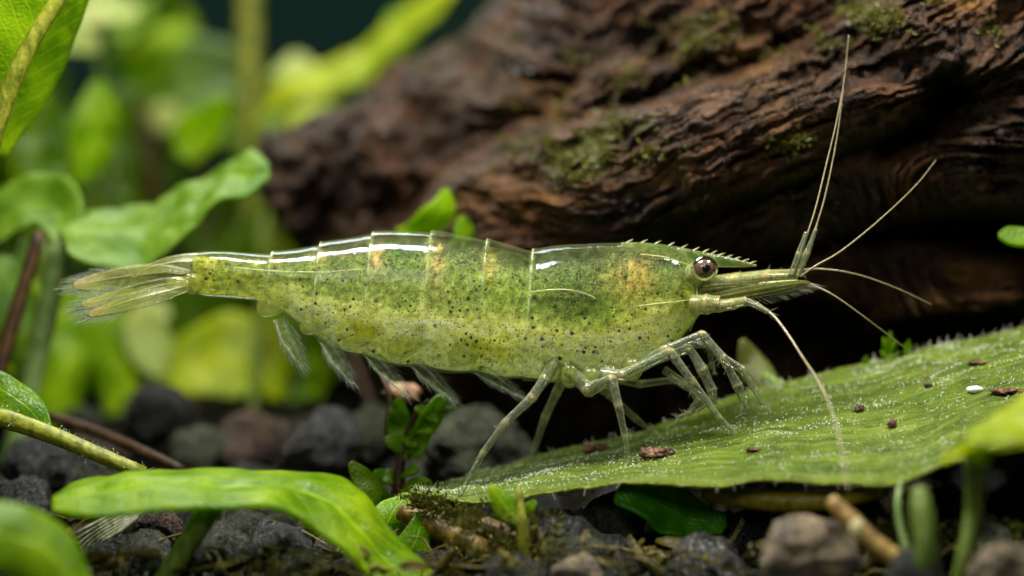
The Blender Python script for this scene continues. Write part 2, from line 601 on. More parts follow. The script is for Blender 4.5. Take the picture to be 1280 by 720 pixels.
def wood_pt(px, py):
    i = int(np.clip((px - 296) / 2.1, 0, nr - 1))
    j = int(np.clip((py + 130) / 2.1, 0, nc - 1))
    return WG[i, j]


# moss tufts growing on the log: tiny leaflets
t = NT('moss_leaflet')
oc = t.coord()
c = t.mix(t.noise(oc, 6, 3), (0.035, 0.045, 0.003), (0.19, 0.18, 0.022))
p = t.bsdf(Base_Color=c, Roughness=0.45)
tr = t.n('BsdfTranslucent', {'Color': c}).outputs[0]
M_MOSS = t.done(t.mixs(0.35, p, tr))


def tuft(b, base, nrm, size, n, rg):
    base = np.asarray(base, float)
    for k in range(n):
        d = nrm + rg.normal(size=3) * 0.75
        d /= np.linalg.norm(d)
        L = size * rg.uniform(0.5, 1.2)
        o = base + rg.normal(size=3) * size * 0.4
        s = np.cross(d, rg.normal(size=3))
        s = s / np.linalg.norm(s) * L * 0.22
        up = np.cross(s, d)
        b.add([o, o + d * L * 0.5 + s + up * 0.3, o + d * L, o + d * L * 0.5 - s + up * 0.3], [(0, 1, 2), (0, 2, 3)])


b = MB()
rg = np.random.default_rng(11)
for mx, my, rx, ry, m in ((715, 205, 34, 22, 50), (745, 178, 22, 22, 40), (680, 185, 20, 14, 26), (770, 150, 16, 12, 20), (905, 35, 26, 16, 26), (1040, 55, 20, 10, 20), (950, 70, 30, 8, 18), (868, 60, 16, 30, 40), (858, 95, 10, 14, 12), (1090, 22, 26, 14, 50), (990, 178, 26, 8, 34), (640, 135, 26, 10, 16), (720, 78, 14, 8, 10), (1120, 30, 10, 8, 14), (1200, 142, 6, 5, 4), (830, 195, 40, 8, 16), (560, 70, 30, 30, 18), (620, 60, 20, 30, 12), (1180, 3, 26, 5, 14), (700, 150, 14, 30, 22), (640, 190, 22, 14, 16), (790, 100, 18, 14, 18), (820, 40, 20, 20, 18), (1230, 30, 16, 10, 10), (1100, 190, 30, 6, 12), (920, 250, 50, 8, 14)):
    for k in range(m):
        px, py = mx + rg.normal() * rx * 0.7, my + rg.normal() * ry * 0.7
        q = wood_pt(px, py) + np.array([0, -0.02, 0])
        tuft(b, q, np.array([0, -0.6, 0.6]), rg.uniform(0.05, 0.12), 9, rg)
tag(b.build('moss', M_MOSS, wood, smooth_=False), 'yellow-green moss in the crevices of the log', kind='stuff')
# gelatinous drops and pale algae beads on the log
t = NT('wet_bead')
M_BEAD = t.done(t.mixs(0.5, t.bsdf(Base_Color=(0.5, 0.55, 0.55), Roughness=0.1), t.n('BsdfTransparent').outputs[0]))
b = MB()
for (px, py, r) in ((722, 150, 7), (746, 142, 6), (1062, 30, 6), (1056, 40, 4), (645, 92, 6), (664, 90, 6), (1072, 22, 4), (985, 110, 2.5), (1000, 105, 2), (835, 95, 4), (760, 118, 4), (735, 157, 4)):
    b.ellipsoid(wood_pt(px, py) + np.array([0, -0.04, 0]), (r / 200, r / 200, r / 200), 10, 6, lump=0.3, freq=2)
for k in range(380):
    px, py = rg.uniform(640, 1280), rg.uniform(0, 290)
    r = rg.uniform(0.003, 0.010)
    b.ellipsoid(wood_pt(px, py) + np.array([0, -0.006, 0]), (r, r, r), 5, 3)
tag(b.build('wet_beads', M_BEAD, wood), 'glistening water beads on the wet bark', kind='stuff')

# ------------------------------------------------------------------ leaves
def ruled(front, back, nu=70, nv=22, bulge=0.0, und=0.0, crease=0.0, tip=None, seed=0.0):
    """leaf blade between two edge curves given as (px, py, depth)"""
    A = catmull([P(*q) for q in front], nu)
    B = catmull([P(*q) for q in back], nu)
    v = np.linspace(0, 1, nv)
    g = A[:, None] * (1 - v)[None, :, None] + B[:, None] * v[None, :, None]
    T = np.gradient((A + B) / 2, axis=0)
    W = B - A
    N = np.cross(T, W)
    N /= np.linalg.norm(N, axis=1)[:, None] + 1e-9
    N = N * np.where(N[:, 2:3] < 0, -1, 1)
    wl = np.linalg.norm(W, axis=1)
    off = bulge * wl[:, None] * 4 * (v * (1 - v))[None] - crease * wl[:, None] * np.exp(-((v - 0.5) / 0.07) ** 2)[None]
    if und:
        off = off + und * fbm(g[..., 0] * 1.3 + seed, g[..., 1] * 1.3, g[..., 2] * 1.3, 3)
    return g + off[..., None] * N[:, None]


def blade(spine, hw, side, nu=36, nv=11, cup=0.0, und=0.0, seed=0.0):
    """leaf blade from a midrib (px, py, depth), half widths in px and a width direction"""
    Y = np.array([q[2] for q in spine])
    C = catmull([P(*q) for q in spine], nu)
    s = np.interp(np.linspace(0, len(Y) - 1, nu), np.arange(len(Y)), [sc(y) for y in Y])
    w = np.interp(np.linspace(0, 1, nu), np.linspace(0, 1, len(hw)), hw) * s
    k = np.ones(5) / 5
    w = np.convolve(np.pad(w, 2, mode='edge'), k, 'valid')
    w[-1] = 0.01
    T = np.gradient(C, axis=0)
    T /= np.linalg.norm(T, axis=1)[:, None]
    sd = np.asarray(side, float)
    if sd.ndim == 1:
        sd = np.broadcast_to(sd, T.shape)
    Sd = sd - (sd * T).sum(1)[:, None] * T
    Sd /= np.linalg.norm(Sd, axis=1)[:, None]
    N = np.cross(T, Sd)
    v = np.linspace(-1, 1, nv)
    g = C[:, None] + Sd[:, None] * (w[:, None] * v[None])[..., None]
    off = cup * w[:, None] * (v ** 2)[None]
    if und:
        off = off + und * fbm(g[..., 0] * 1.1 + seed, g[..., 1] * 1.1, g[..., 2] * 1.1, 3)
    return g + off[..., None] * N[:, None]


# the long leaf under the shrimp
LF = [(512, 616, -0.1), (560, 626, -0.5), (610, 627, -0.8), (680, 617, -1.1), (760, 609, -1.4), (850, 607, -1.7), (950, 603, -1.95), (1030, 604, -2.1), (1100, 606, -2.2), (1150, 599, -2.2), (1195, 578, -2.1), (1250, 560, -2.0), (1340, 540, -2.0)]
LB = [(512, 612, 0.1), (560, 603, 0.6), (610, 590, 0.9), (680, 572, 1.1), (760, 553, 1.25), (850, 522, 1.4), (950, 487, 1.5), (1030, 467, 1.5), (1100, 453, 1.5), (1150, 440, 1.5), (1195, 430, 1.55), (1250, 417, 1.6), (1340, 398, 1.7)]
LEAF = ruled(LF, LB, nu=230, nv=80, bulge=0.012, und=0.05, crease=0.012)
lu, lv = np.meshgrid(np.linspace(0, 1, 230), np.linspace(0, 1, 80), indexing='ij')
# longitudinal pleats and fine unevenness
pl = 0.013 * ridged(lv * 7 + 0.25 * fbm(lu * 5, lv * 3, 1.0, 2), lu * 2.2, 1.0, 3) + 0.012 * fbm(lu * 60, lv * 16, 2.0, 3)
LEAF[..., 2] += pl * smooth(0, 0.06, lv) * smooth(1.0, 0.94, lv)


def leaf_z(x, y):
    d = (LEAF[..., 0] - x) ** 2 + (LEAF[..., 1] - y) ** 2
    i = np.unravel_index(np.argmin(d), d.shape)
    return LEAF[i]


def leaf_at(px, py):
    """point of the leaf seen at this place of the photograph"""
    s = (DIST + LEAF[..., 1]) / DIST
    qx = LEAF[..., 0] / s * 100 + 640
    qy = 360 - (LEAF[..., 2] - CAMZ) / s * 100
    d = (qx - px) ** 2 + (qy - py) ** 2
    i = np.unravel_index(np.argmin(d), d.shape)
    return LEAF[i]


t = NT('long_leaf_blade')
oc = t.coord()
uvc = t.coord('UV')
n1 = t.noise(t.mapping(uvc, (5, 9, 1)), 1.6, 6, 0.6)
n2 = t.noise(t.mapping(uvc, (9, 34, 1)), 1.0, 5, 0.6)
c = t.mix(t.ramp(n1, [(0.3, 0.0), (0.7, 1.0)]), lin(60, 92, 8), lin(132, 158, 36))
c = t.mix(t.math('MULTIPLY', t.ramp(n2, [(0.45, 0.0), (0.7, 1.0)]), 0.55), c, lin(168, 188, 56))
c = t.mix(t.math('MULTIPLY', t.ramp(t.noise(t.mapping(uvc, (30, 20, 1)), 1, 5, 0.7), [(0.58, 0.0), (0.72, 1.0)]), 0.4), c, lin(70, 82, 24))
v = t.n('SeparateXYZ', {0: uvc}).outputs[1]
u = t.n('SeparateXYZ', {0: uvc}).outputs[0]
band = t.math('SUBTRACT', v, t.math('ADD', 0.60, t.math('MULTIPLY', t.math('SUBTRACT', n1, 0.5), 0.12)))
band = t.ramp(t.math('ABSOLUTE', band), [(0.0, 1.0), (0.10, 0.0)])
c = t.mix(t.math('MULTIPLY', band, t.ramp(u, [(0.1, 0.75), (0.75, 0.15)])), c, lin(62, 88, 20))
edge = t.ramp(t.math('ABSOLUTE', t.math('SUBTRACT', v, 0.5)), [(0.485, 0.0), (0.5, 1.0)])
c = t.mix(t.math('MULTIPLY', edge, 0.8), c, lin(176, 186, 60))
alg = t.noise(t.mapping(uvc, (34, 9, 1)), 1.0, 8, 0.72)
c = t.mix(t.math('MULTIPLY', t.ramp(alg, [(0.48, 0.0), (0.62, 1.0)]), 0.55), c, t.mix(1.0, c, (0.5, 0.46, 0.5), 'MULTIPLY'))
c = t.mix(t.math('MULTIPLY', t.ramp(alg, [(0.34, 1.0), (0.43, 0.0)]), 0.35), c, lin(182, 190, 116))
vn = t.noise(t.mapping(uvc, (2.2, 40, 1)), 1.0, 3, 0.5)
c = t.mix(t.math('MULTIPLY', t.ramp(vn, [(0.5, 0.0), (0.66, 1.0)]), 0.4), c, lin(58, 88, 6))
c = t.mix(t.math('MULTIPLY', t.ramp(vn, [(0.36, 1.0), (0.44, 0.0)]), 0.22), c, lin(190, 204, 96))
h = t.math('ADD', t.vor(oc, 24), t.math('MULTIPLY', t.noise(oc, 12, 6, 0.7), 1.4))
h = t.math('ADD', h, t.math('MULTIPLY', vn, -0.8))
nrm = t.bump(h, 0.7, 0.05)
p = t.bsdf(Base_Color=c, Roughness=0.34, Normal=nrm)
tr = t.n('BsdfTranslucent', {'Color': t.mix(1.0, c, (1.6, 1.5, 0.5), 'MULTIPLY'), 'Normal': nrm}).outputs[0]
M_LONG = t.done(t.mixs(0.22, p, tr))
big_leaf = thing('aquarium_leaf', 'long pale green leaf with sparkling surface that the shrimp stands on', 'leaf', P(950, 610, 0))
b = MB()
b.grid(LEAF)
b.build('leaf_blade', M_LONG, big_leaf, solid=0.035)
# glints put in as tiny pale beads all over the blade
t = NT('glint_and_hair')
M_GLINT_HAIR = t.done(t.mixs(0.35, t.bsdf(Base_Color=(0.9, 0.93, 0.74), Roughness=0.1), t.n('BsdfTransparent').outputs[0]))
b = MB()
oct_f = [(0, 2, 4), (2, 1, 4), (1, 3, 4), (3, 0, 4), (2, 0, 5), (1, 2, 5), (3, 1, 5), (0, 3, 5)]
oct_v = np.array([[1, 0, 0], [-1, 0, 0], [0, 1, 0], [0, -1, 0], [0, 0, 1], [0, 0, -1]], float)
rg = np.random.default_rng(5)
cntp = 0
while cntp < 4600:
    i, j = rg.integers(2, 228), rg.integers(1, 79)
    px_u = i / 230
    dens = 0.35 + 0.65 * math.exp(-((j / 80 - 0.52) / 0.2) ** 2) if px_u < 0.55 else 0.4 + 0.6 * smooth(0.45, 0.95, j / 80)
    dens *= 0.06 + 1.6 * max(0, float(fbm(i / 16.0, j / 3.2, 3.0, 2)) + 0.05)
    if rg.uniform() > dens * (0.25 + 0.75 * min(1, i / 60)):
        continue
    q = LEAF[i, j] + rg.normal(size=3) * (0.025, 0.025, 0.0)
    r = rg.uniform(0.004, 0.0125)
    b.add(q + np.array([0, 0, 0.028]) + oct_v * r * (1, 1, rg.uniform(0.8, 1.8)), oct_f)
    cntp += 1
tag(b.build('glint_beads', M_GLINT_HAIR, big_leaf), 'tiny pale beads standing in for glints on the leaf', kind='stuff')
# short hairs and beads along both edges
b = MB()
for k in range(80):
    i = int(rg.integers(34, 226))
    j = 79 if rg.uniform() < 0.72 else 0
    q = LEAF[i, j]
    L = rg.uniform(0.03, 0.10)
    d = np.array([rg.normal() * 0.3, 0, 1 if j else -1])
    e = q + d * L
    b.hair(q, e, 0.006)
    if rg.uniform() < 0.5:
        b.add(e + oct_v * rg.uniform(0.006, 0.012), oct_f)
tag(b.build('edge_hairs', M_GLINT_HAIR, big_leaf), 'fine pale hairs along the leaf edges', kind='stuff')

# ------------------------------------------------------------------ shrimp
shrimp = thing('shrimp', 'translucent green freshwater shrimp with dark speckles standing on the long leaf', 'shrimp', P(700, 600, 0))

TOP = np.array([(236, 316), (250, 314.5), (275, 314), (335, 317), (396, 306), (430, 299), (462, 292.5), (500, 290), (536, 291), (570, 295), (605, 301), (640, 309), (662, 314), (690, 309), (720, 306), (760, 304), (800, 304), (830, 308), (850, 315), (866, 327), (876, 345)], float)
BOT = np.array([(236, 364), (250, 369), (290, 373), (335, 379), (360, 389), (396, 419), (430, 436), (462, 446), (500, 454), (536, 459), (570, 463), (605, 467), (640, 471), (662, 474), (700, 478), (740, 479), (780, 472), (815, 456), (840, 439), (858, 418), (876, 393)], float)
JOINT = [337, 397, 462, 536, 605, 662]


def curve1(tab, x):
    xs, ys = tab[:, 0], tab[:, 1]
    m = np.gradient(ys, xs)
    i = np.clip(np.searchsorted(xs, x) - 1, 0, len(xs) - 2)
    h = xs[i + 1] - xs[i]
    tt = (x - xs[i]) / h
    return ((2 * tt ** 3 - 3 * tt ** 2 + 1) * ys[i] + (tt ** 3 - 2 * tt ** 2 + tt) * h * m[i] + (-2 * tt ** 3 + 3 * tt ** 2) * ys[i + 1] + (tt ** 3 - tt ** 2) * h * m[i + 1])


def half_width(x):
    return np.interp(x, [236, 260, 335, 400, 470, 560, 640, 720, 790, 840, 866, 876], [0.17, 0.22, 0.29, 0.40, 0.50, 0.56, 0.58, 0.58, 0.53, 0.44, 0.33, 0.26])


def body_grid(xs, nth=96, inset_top=0.0, inset=0.0, steps=0.0):
    th = np.linspace(0, 2 * math.pi, nth, endpoint=False)      # 0 = near flank, pi/2 = back
    rows = []
    pxs = []
    for x in xs:
        zt, zb = curve1(TOP, x), curve1(BOT, x)
        it = inset_top(x) if callable(inset_top) else inset_top
        zt, zb = zt + it, zb - inset * 100 * 0.8
        for ja, jb in zip([250] + JOINT[:-1], JOINT):
            if ja < x < jb and x > 340:
                zb = zb + 4.0 * math.sin(math.pi * (x - ja) / (jb - ja)) - 1.5
        h = (zb - zt) / 2
        cz = (zt + zb) / 2
        w = half_width(x) - inset
        ct, st = np.cos(th), np.sin(th)
        e = 0.86
        cy = np.sign(ct) * np.abs(ct) ** e
        sz = np.sign(st) * np.abs(st) ** 0.95
        # the pleura hang nearly straight: wider low down, rounded back
        wy = w * (1 + 0.06 * np.clip(-st, 0, 1))
        y = -wy * cy
        py = cz - h * sz
        off = 0.0
        if steps:
            for jx in JOINT:
                if x > jx:
                    nxt = min([q for q in JOINT if q > jx] + [jx + 80])
                    tt = (x - jx) / (nxt - jx)
                    if 0 <= tt <= 1:
                        off = max(off, steps * (1 - tt) ** 1.5)
        scale_ = 1 + off / max(w, 0.15)
        y = y * scale_
        py = cz + (py - cz) * (1 + off * 100 / h * np.where(st > 0, 1, 0.5))
        shift = -9.0 * (1 - np.clip(st, -0.6, 1)) * np.clip(1 - abs(x - 560) / 420, 0.1, 1)
        px = x + shift + 9.0 * 0.35
        rows.append(np.stack([(px - 640) / 100, y, CAMZ + (360 - py) / 100], -1))
        pxs.append(np.stack([px + 0 * th, py], -1))
    return np.array(rows), np.array(pxs)


def ring_xs(a, b, step, joints):
    xs = list(np.arange(a, b, step))
    if joints:
        for j in JOINT:
            xs += [j - 0.4, j + 0.05, j + 0.5, j + 1.5]
    return np.unique(np.array(sorted(xs + [b])))


def cap_ends(b, k0, nrow, nth):
    b.f.append(tuple(k0 + j for j in range(nth))[::-1])
    b.f.append(tuple(k0 + (nrow - 1) * nth + j for j in range(nth)))


# --- flesh: speckled, milky, coloured in patches
xs = ring_xs(238, 874, 2.5, False)
inset_top = lambda x: np.interp(x, [238, 260, 330, 345, 460, 560, 650, 700, 760, 800, 874], [3, 3, 4, 4, 6, 7, 6, 5, 4, 3, 2])
FG, FP = body_grid(xs, 140, inset_top, 0.035)
FG[..., 1] *= 0.97
dimp = 0.012 * fbm(FG[..., 0] * 5, FG[..., 1] * 5, FG[..., 2] * 5, 4)
FG[..., 1] += dimp * np.sign(FG[..., 1])
fx, fy = FP[..., 0], FP[..., 1]
ztop = np.array([curve1(TOP, x) for x in xs])[:, None]
zbot = np.array([curve1(BOT, x) for x in xs])[:, None]
rel = (fy - ztop) / (zbot - ztop)                  # 0 back, 1 belly


def gs(mx, my, rx, ry):
    return np.exp(-((fx - mx) / rx) ** 2 - ((fy - my) / ry) ** 2)


def blend(C, w, col):
    w = np.clip(w, 0, 1)[..., None]
    return C * (1 - w) + np.array(lin(*col)) * w


wob = 0.10 * fbm(fx / 26, fy / 26, 1.0, 4)
C = np.zeros(fx.shape + (3,)) + np.array(lin(112, 134, 62))
C = blend(C, smooth(0.34, 0.10, rel + wob), (58, 92, 18))
C = blend(C, smooth(0.45, 0.75, rel + wob) * 0.98, (198, 200, 124))
C = blend(C, smooth(380, 300, fx) * 0.85, (128, 142, 52))
C = blend(C, smooth(380, 300, fx) * smooth(0.82, 0.95, rel), (188, 178, 40))
for mx, my, rx, ry, a, col in (
        (512, 318, 34, 17, .9, (58, 120, 8)), (575, 325, 30, 14, .55, (80, 112, 20)), (700, 345, 40, 22, 1.1, (46, 98, 2)), (722, 376, 42, 28, 1.2, (44, 92, 0)), (760, 395, 40, 20, .5, (110, 150, 10)),
        (690, 320, 30, 10, .5, (50, 100, 20)), (640, 360, 60, 26, .55, (112, 146, 22)), (620, 340, 26, 20, .4, (120, 128, 40)),
        (783, 345, 26, 24, .85, (160, 132, 66)), (800, 340, 20, 26, .5, (164, 130, 60)), (800, 318, 40, 9, .6, (84, 92, 36)), (840, 335, 26, 14, .75, (52, 98, 44)), (862, 330, 14, 10, .5, (120, 130, 40)),
        (612, 432, 34, 24, 1.1, (172, 166, 2)), (500, 436, 30, 18, .7, (164, 162, 8)), (448, 414, 28, 17, 1.1, (166, 160, 2)), (560, 432, 26, 16, .4, (170, 170, 40)), (700, 440, 60, 26, .55, (190, 188, 92)), (640, 410, 60, 22, .4, (184, 190, 110)),
        (820, 420, 50, 30, .6, (182, 180, 84)), (862, 400, 18, 24, .6, (138, 158, 36)), (760, 440, 40, 18, .5, (196, 196, 110)), (860, 375, 22, 18, .5, (170, 176, 70)),
        (560, 380, 50, 20, .4, (140, 150, 86)), (470, 385, 50, 18, .45, (132, 148, 84)), (400, 355, 50, 14, .45, (112, 132, 72)), (800, 380, 30, 16, .4, (170, 160, 80)),
        (546, 324, 11, 28, .9, (168, 140, 96)), (472, 320, 10, 24, .9, (152, 130, 88)), (402, 318, 9, 10, .8, (170, 144, 96)), (346, 324, 9, 7, .8, (170, 136, 90)), (612, 326, 9, 22, .7, (176, 150, 84)),
        (260, 325, 16, 10, .8, (178, 178, 70)), (262, 350, 14, 16, .6, (170, 172, 56)), (310, 320, 40, 4, .7, (80, 52, 34)), (430, 318, 20, 5, .6, (150, 120, 40))):
    C = blend(C, a * gs(mx, my, rx, ry) * (0.85 + 0.9 * fbm(fx / 14, fy / 14, mx * 0.1, 3)), col)
C = C * (1 + 0.5 * fbm(fx / 7, fy / 7, 3.0, 4))[..., None]
lumc = C.mean(-1, keepdims=True)
C = C * (lumc / 0.15) ** 0.7
C = np.clip(C * np.array([1.55, 1.38, 1.25]), 0.004, 0.9)
dots = np.clip(0.45 + 0.35 * smooth(0.35, 0.7, rel) + 0.5 * gs(612, 436, 40, 28) + 0.5 * gs(448, 414, 30, 18) + 0.4 * gs(500, 436, 34, 20) + 0.3 * gs(730, 390, 70, 60) - 0.5 * smooth(0.2, 0.05, rel), 0, 1)
mott = smooth(0.75, 0.3, rel)
alpha = 0.76 - 0.56 * smooth(0.20, 0.03, rel + 0.5 * wob) * smooth(880, 740, fx) - 0.22 * smooth(400, 300, fx) - 0.25 * smooth(0.88, 1.0, rel) + 0.25 * fbm(fx / 9, fy / 9, 7.0, 3)
alpha = np.clip(alpha, 0.12, 0.97)

t = NT('speckled_flesh')
oc = t.coord()
col = t.n('Attribute', attribute_name='flesh_col').outputs['Color']
warp = t.noise(oc, 14, 4, 0.6)
# pale guanine threads and flecks
fl_ = t.noise(t.mapping(oc, (1.0, 0.6, 1.3)), 34, 3, 0.7, 1.2)
col = t.mix(t.math('MULTIPLY', t.ramp(fl_, [(0.56, 0.0), (0.66, 1.0)]), 0.75), col, t.mix(0.6, col, lin(222, 222, 130)))
fl2 = t.noise(oc, 22, 5, 0.75, 0.6)
col = t.mix(t.math('MULTIPLY', t.ramp(fl2, [(0.52, 0.0), (0.38, 1.0)]), 0.65), col, t.mix(1.0, col, (0.35, 0.42, 0.18), 'MULTIPLY'))
mt = t.attr('mott')
net = t.noise(oc, 15, 7, 0.72, 0.8)
col = t.mix(t.math('MULTIPLY', t.ramp(net, [(0.50, 0.0), (0.40, 1.0)]), t.math('ADD', t.math('MULTIPLY', mt, 0.65), 0.2)), col, t.mix(1.0, col, (0.24, 0.30, 0.09), 'MULTIPLY'))
worm = t.math('ABSOLUTE', t.math('SUBTRACT', t.noise(oc, 26, 4, 0.6, 0.5), 0.5))
col = t.mix(t.math('MULTIPLY', t.ramp(worm, [(0.0, 1.0), (0.022, 0.0)]), t.math('ADD', t.math('MULTIPLY', mt, 0.42), 0.14)), col, lin(226, 226, 120))
# black chromatophores in three sizes
dm = t.attr('dots')


def dot_layer(scale, rmin, rmax, keep, vec):
    nd = t.n('TexVoronoi', {'Vector': vec, 'Scale': scale, 'Randomness': 1.0}, feature='F1', voronoi_dimensions='2D')
    rnd = t.n('SeparateColor', {0: nd.outputs['Color']})
    on = t.math('LESS_THAN', rnd.outputs[0], t.math('MULTIPLY', dm, keep))
    rad = t.math('ADD', t.math('MULTIPLY', rnd.outputs[1], rmax - rmin), rmin)
    e = t.math('SUBTRACT', rad, t.math('ADD', nd.outputs['Distance'], t.math('MULTIPLY', t.math('SUBTRACT', warp, 0.5), 0.35)))
    e = t.math('MULTIPLY', e, 9.0, clamp=True)
    return t.math('MULTIPLY', e, on)


sx = t.n('SeparateXYZ', {0: oc})
flat2 = t.n('CombineXYZ', {0: sx.outputs[0], 1: sx.outputs[2]}).outputs[0]
dm = t.math('MULTIPLY', dm, t.ramp(t.noise(oc, 3.2, 3, 0.6), [(0.36, 0.35), (0.6, 1.15)]))
d1 = dot_layer(25, 0.06, 0.38, 0.55, flat2)
d2 = dot_layer(12, 0.08, 0.34, 0.40, t.mapping(flat2, (1, 1, 1), (0, 0, 0.7)))
d3 = dot_layer(2.9, 0.05, 0.14, 0.6, t.mapping(flat2, (1, 1, 1), (0, 0, 1.9)))
irr = t.math('MULTIPLY', t.ramp(t.noise(flat2, 30, 2, 0.55), [(0.63, 0.0), (0.665, 1.0)]), t.math('MULTIPLY', dm, 1.4, clamp=True))
d1 = t.math('MAXIMUM', t.math('MULTIPLY', d1, 0.9), irr)
dd = t.math('MAXIMUM', t.math('MULTIPLY', d1, 0.9), t.math('MAXIMUM', d2, d3))
col = t.mix(t.math('MULTIPLY', dd, 0.93), col, (0.012, 0.012, 0.004))
nrm = t.bump(t.math('ADD', t.noise(oc, 30, 5, 0.7), t.math('MULTIPLY', dd, -0.6)), 0.45, 0.03)
p = t.bsdf(Base_Color=col, Roughness=0.32, Normal=nrm, Specular_IOR_Level=0.2, Subsurface_Weight=0.4, Subsurface_Radius=(0.42, 0.42, 0.15), Subsurface_Scale=1.0)
tr = t.n('BsdfTransparent', {'Color': (0.9, 0.95, 0.8)}).outputs[0]
M_FLESH = t.done(t.mixs(t.math('MAXIMUM', t.attr('alpha'), dd), tr, p))
b = MB()
b.grid(FG, closed=True, dots=dots, alpha=alpha, mott=mott)
cap_ends(b, 0, FG.shape[0], FG.shape[1])
body = b.build('body', M_FLESH, shrimp)
ca = body.data.attributes.new('flesh_col', 'FLOAT_COLOR', 'POINT')
ca.data.foreach_set('color', np.concatenate([C.reshape(-1, 3), np.ones((C.shape[0] * C.shape[1], 1))], 1).astype(np.float32).ravel())

# --- clear shell over the flesh, its plates overlapping
t = NT('clear_cuticle')
oc = t.coord()
nrm = t.bump(t.math('ADD', t.math('MULTIPLY', t.noise(oc, 22, 3, 0.6), 0.5), t.math('MULTIPLY', t.noise(oc, 5, 2), 1.2)), 0.12, 0.03)
fr = t.n('Fresnel', {'IOR': 1.5, 'Normal': nrm}).outputs[0]
gl = t.n('BsdfGlossy', {'Color': (0.80, 0.90, 1.0), 'Roughness': 0.06, 'Normal': nrm}).outputs[0]
lw = t.n('LayerWeight', {'Blend': 0.35}).outputs['Facing']
rim = t.math('MULTIPLY', t.math('POWER', lw, 2.5), 0.2)
df = t.bsdf(Base_Color=lin(186, 200, 130), Roughness=0.3, Normal=nrm)
tp = t.n('BsdfTransparent', {'Color': (0.97, 0.99, 0.94)}).outputs[0]
base = t.mixs(t.math('ADD', t.math('MULTIPLY', t.attr('plate_edge'), t.math('MULTIPLY', t.ramp(t.noise(oc, 9, 3), [(0.38, 0.15), (0.62, 1.0)]), 0.7)), t.math('ADD', rim, 0.02), clamp=True), tp, df)
M_CUT = t.done(t.mixs(t.math('MULTIPLY', t.math('MINIMUM', fr, 0.20), 0.34), base, gl))
xs2 = ring_xs(236, 876, 3.0, True)
SG, SP = body_grid(xs2, 120, 0, 0.0, 0.034)
SG += (0.004 * fbm(SG[..., 0] * 9, SG[..., 1] * 9, SG[..., 2] * 9, 2))[..., None] * np.array([0, 1, 1])
pe = np.zeros(SG.shape[:2])
for j in JOINT:
    pe += (np.exp(-((xs2 - j - 1.0) / 1.6) ** 2))[:, None] * (0.35 + 0.65 * smooth(0.85, 0.3, (SP[..., 1] - np.array([curve1(TOP, x) for x in xs2])[:, None]) / 160))
b = MB()
b.grid(SG, closed=True, plate_edge=np.clip(pe, 0, 1))
b.build('shell', M_CUT, shrimp)

# --- fine pale grooves of the carapace and the side line of the tail
def flank(px, py):
    zt, zb = curve1(TOP, px), curve1(BOT, px)
    s_ = np.clip(((zt + zb) / 2 - py) / ((zb - zt) / 2), -0.98, 0.98)
    st = np.sign(s_) * abs(s_) ** (1 / 0.95)
    w = half_width(px) * (1 + 0.06 * max(0, -st))
    return np.array([(px - 640) / 100, -w * abs(math.sqrt(1 - st * st)) ** 0.86 - 0.012, CAMZ + (360 - py) / 100])


t = NT('pale_groove')
oc = t.coord()
M_GROOVE = t.done(t.mixs(t.ramp(t.noise(oc, 9, 3), [(0.4, 0.25), (0.62, 0.9)]), t.n('BsdfTransparent').outputs[0], t.bsdf(Base_Color=lin(220, 222, 150), Roughness=0.2)))
for pts, r in (([(655, 366), (680, 363), (705, 362), (728, 366), (746, 374)], 0.011), ([(790, 383), (815, 380), (842, 377), (866, 374)], 0.010), ([(868, 352), (870, 372), (869, 392), (862, 414)], 0.012),
               ([(290, 334), (330, 338), (370, 340), (410, 340), (460, 336)], 0.008), ([(690, 474), (730, 476), (770, 468), (810, 450), (842, 428)], 0.010), ([(800, 318), (830, 322), (856, 330)], 0.012)):
    b = MB()
    b.tube([flank(*q) for q in pts], [r * 0.5] + [r] * (len(pts) - 2) + [r * 0.4], 6)
    b.build('groove', M_GROOVE, shrimp)

# --- thin clear limbs
def limb_mat(name, tintc, base_alpha, rim_alpha, rough=0.15, gloss=0.8):
    t = NT(name)
    oc = t.coord()
    lw = t.n('LayerWeight', {'Blend': 0.45}).outputs['Facing']
    al = t.math('ADD', t.math('MULTIPLY', t.math('POWER', lw, 1.6), rim_alpha), base_alpha)
    spk = t.vor(oc, 26)
    jt = t.attr('joint')
    pat = t.ramp(t.noise(oc, 16, 4, 0.7), [(0.45, 0.0), (0.7, 1.0)])
    al = t.math('ADD', al, t.math('ADD', t.math('MULTIPLY', jt, 0.30), t.math('MULTIPLY', pat, 0.18)), clamp=True)
    c = t.mix(t.math('MULTIPLY', jt, 0.7), t.mix(pat, tintc, tuple(min(1, q * 1.35) for q in tintc)), lin(212, 184, 104))
    dk = t.math('MULTIPLY', t.ramp(spk, [(0.10, 1.0), (0.16, 0.0)]), 0.65)
    c = t.mix(dk, c, lin(74, 58, 22))
    al = t.math('MAXIMUM', al, dk)
    nrm = t.bump(t.noise(oc, 40, 3), 0.2, 0.02)
    p = t.bsdf(Base_Color=c, Roughness=rough, Normal=nrm, Specular_IOR_Level=0.7)
    tl = t.n('BsdfTranslucent', {'Color': c}).outputs[0]
    p = t.mixs(0.25, p, tl)
    gl = t.n('BsdfGlossy', {'Roughness': 0.12, 'Normal': nrm}).outputs[0]
    fr = t.n('Fresnel', {'IOR': 1.45, 'Normal': nrm}).outputs[0]
    tp = t.n('BsdfTransparent', {'Color': (0.93, 0.96, 0.9)}).outputs[0]
    return t.done(t.mixs(t.math('MULTIPLY', fr, gloss), t.mixs(al, tp, p), gl))


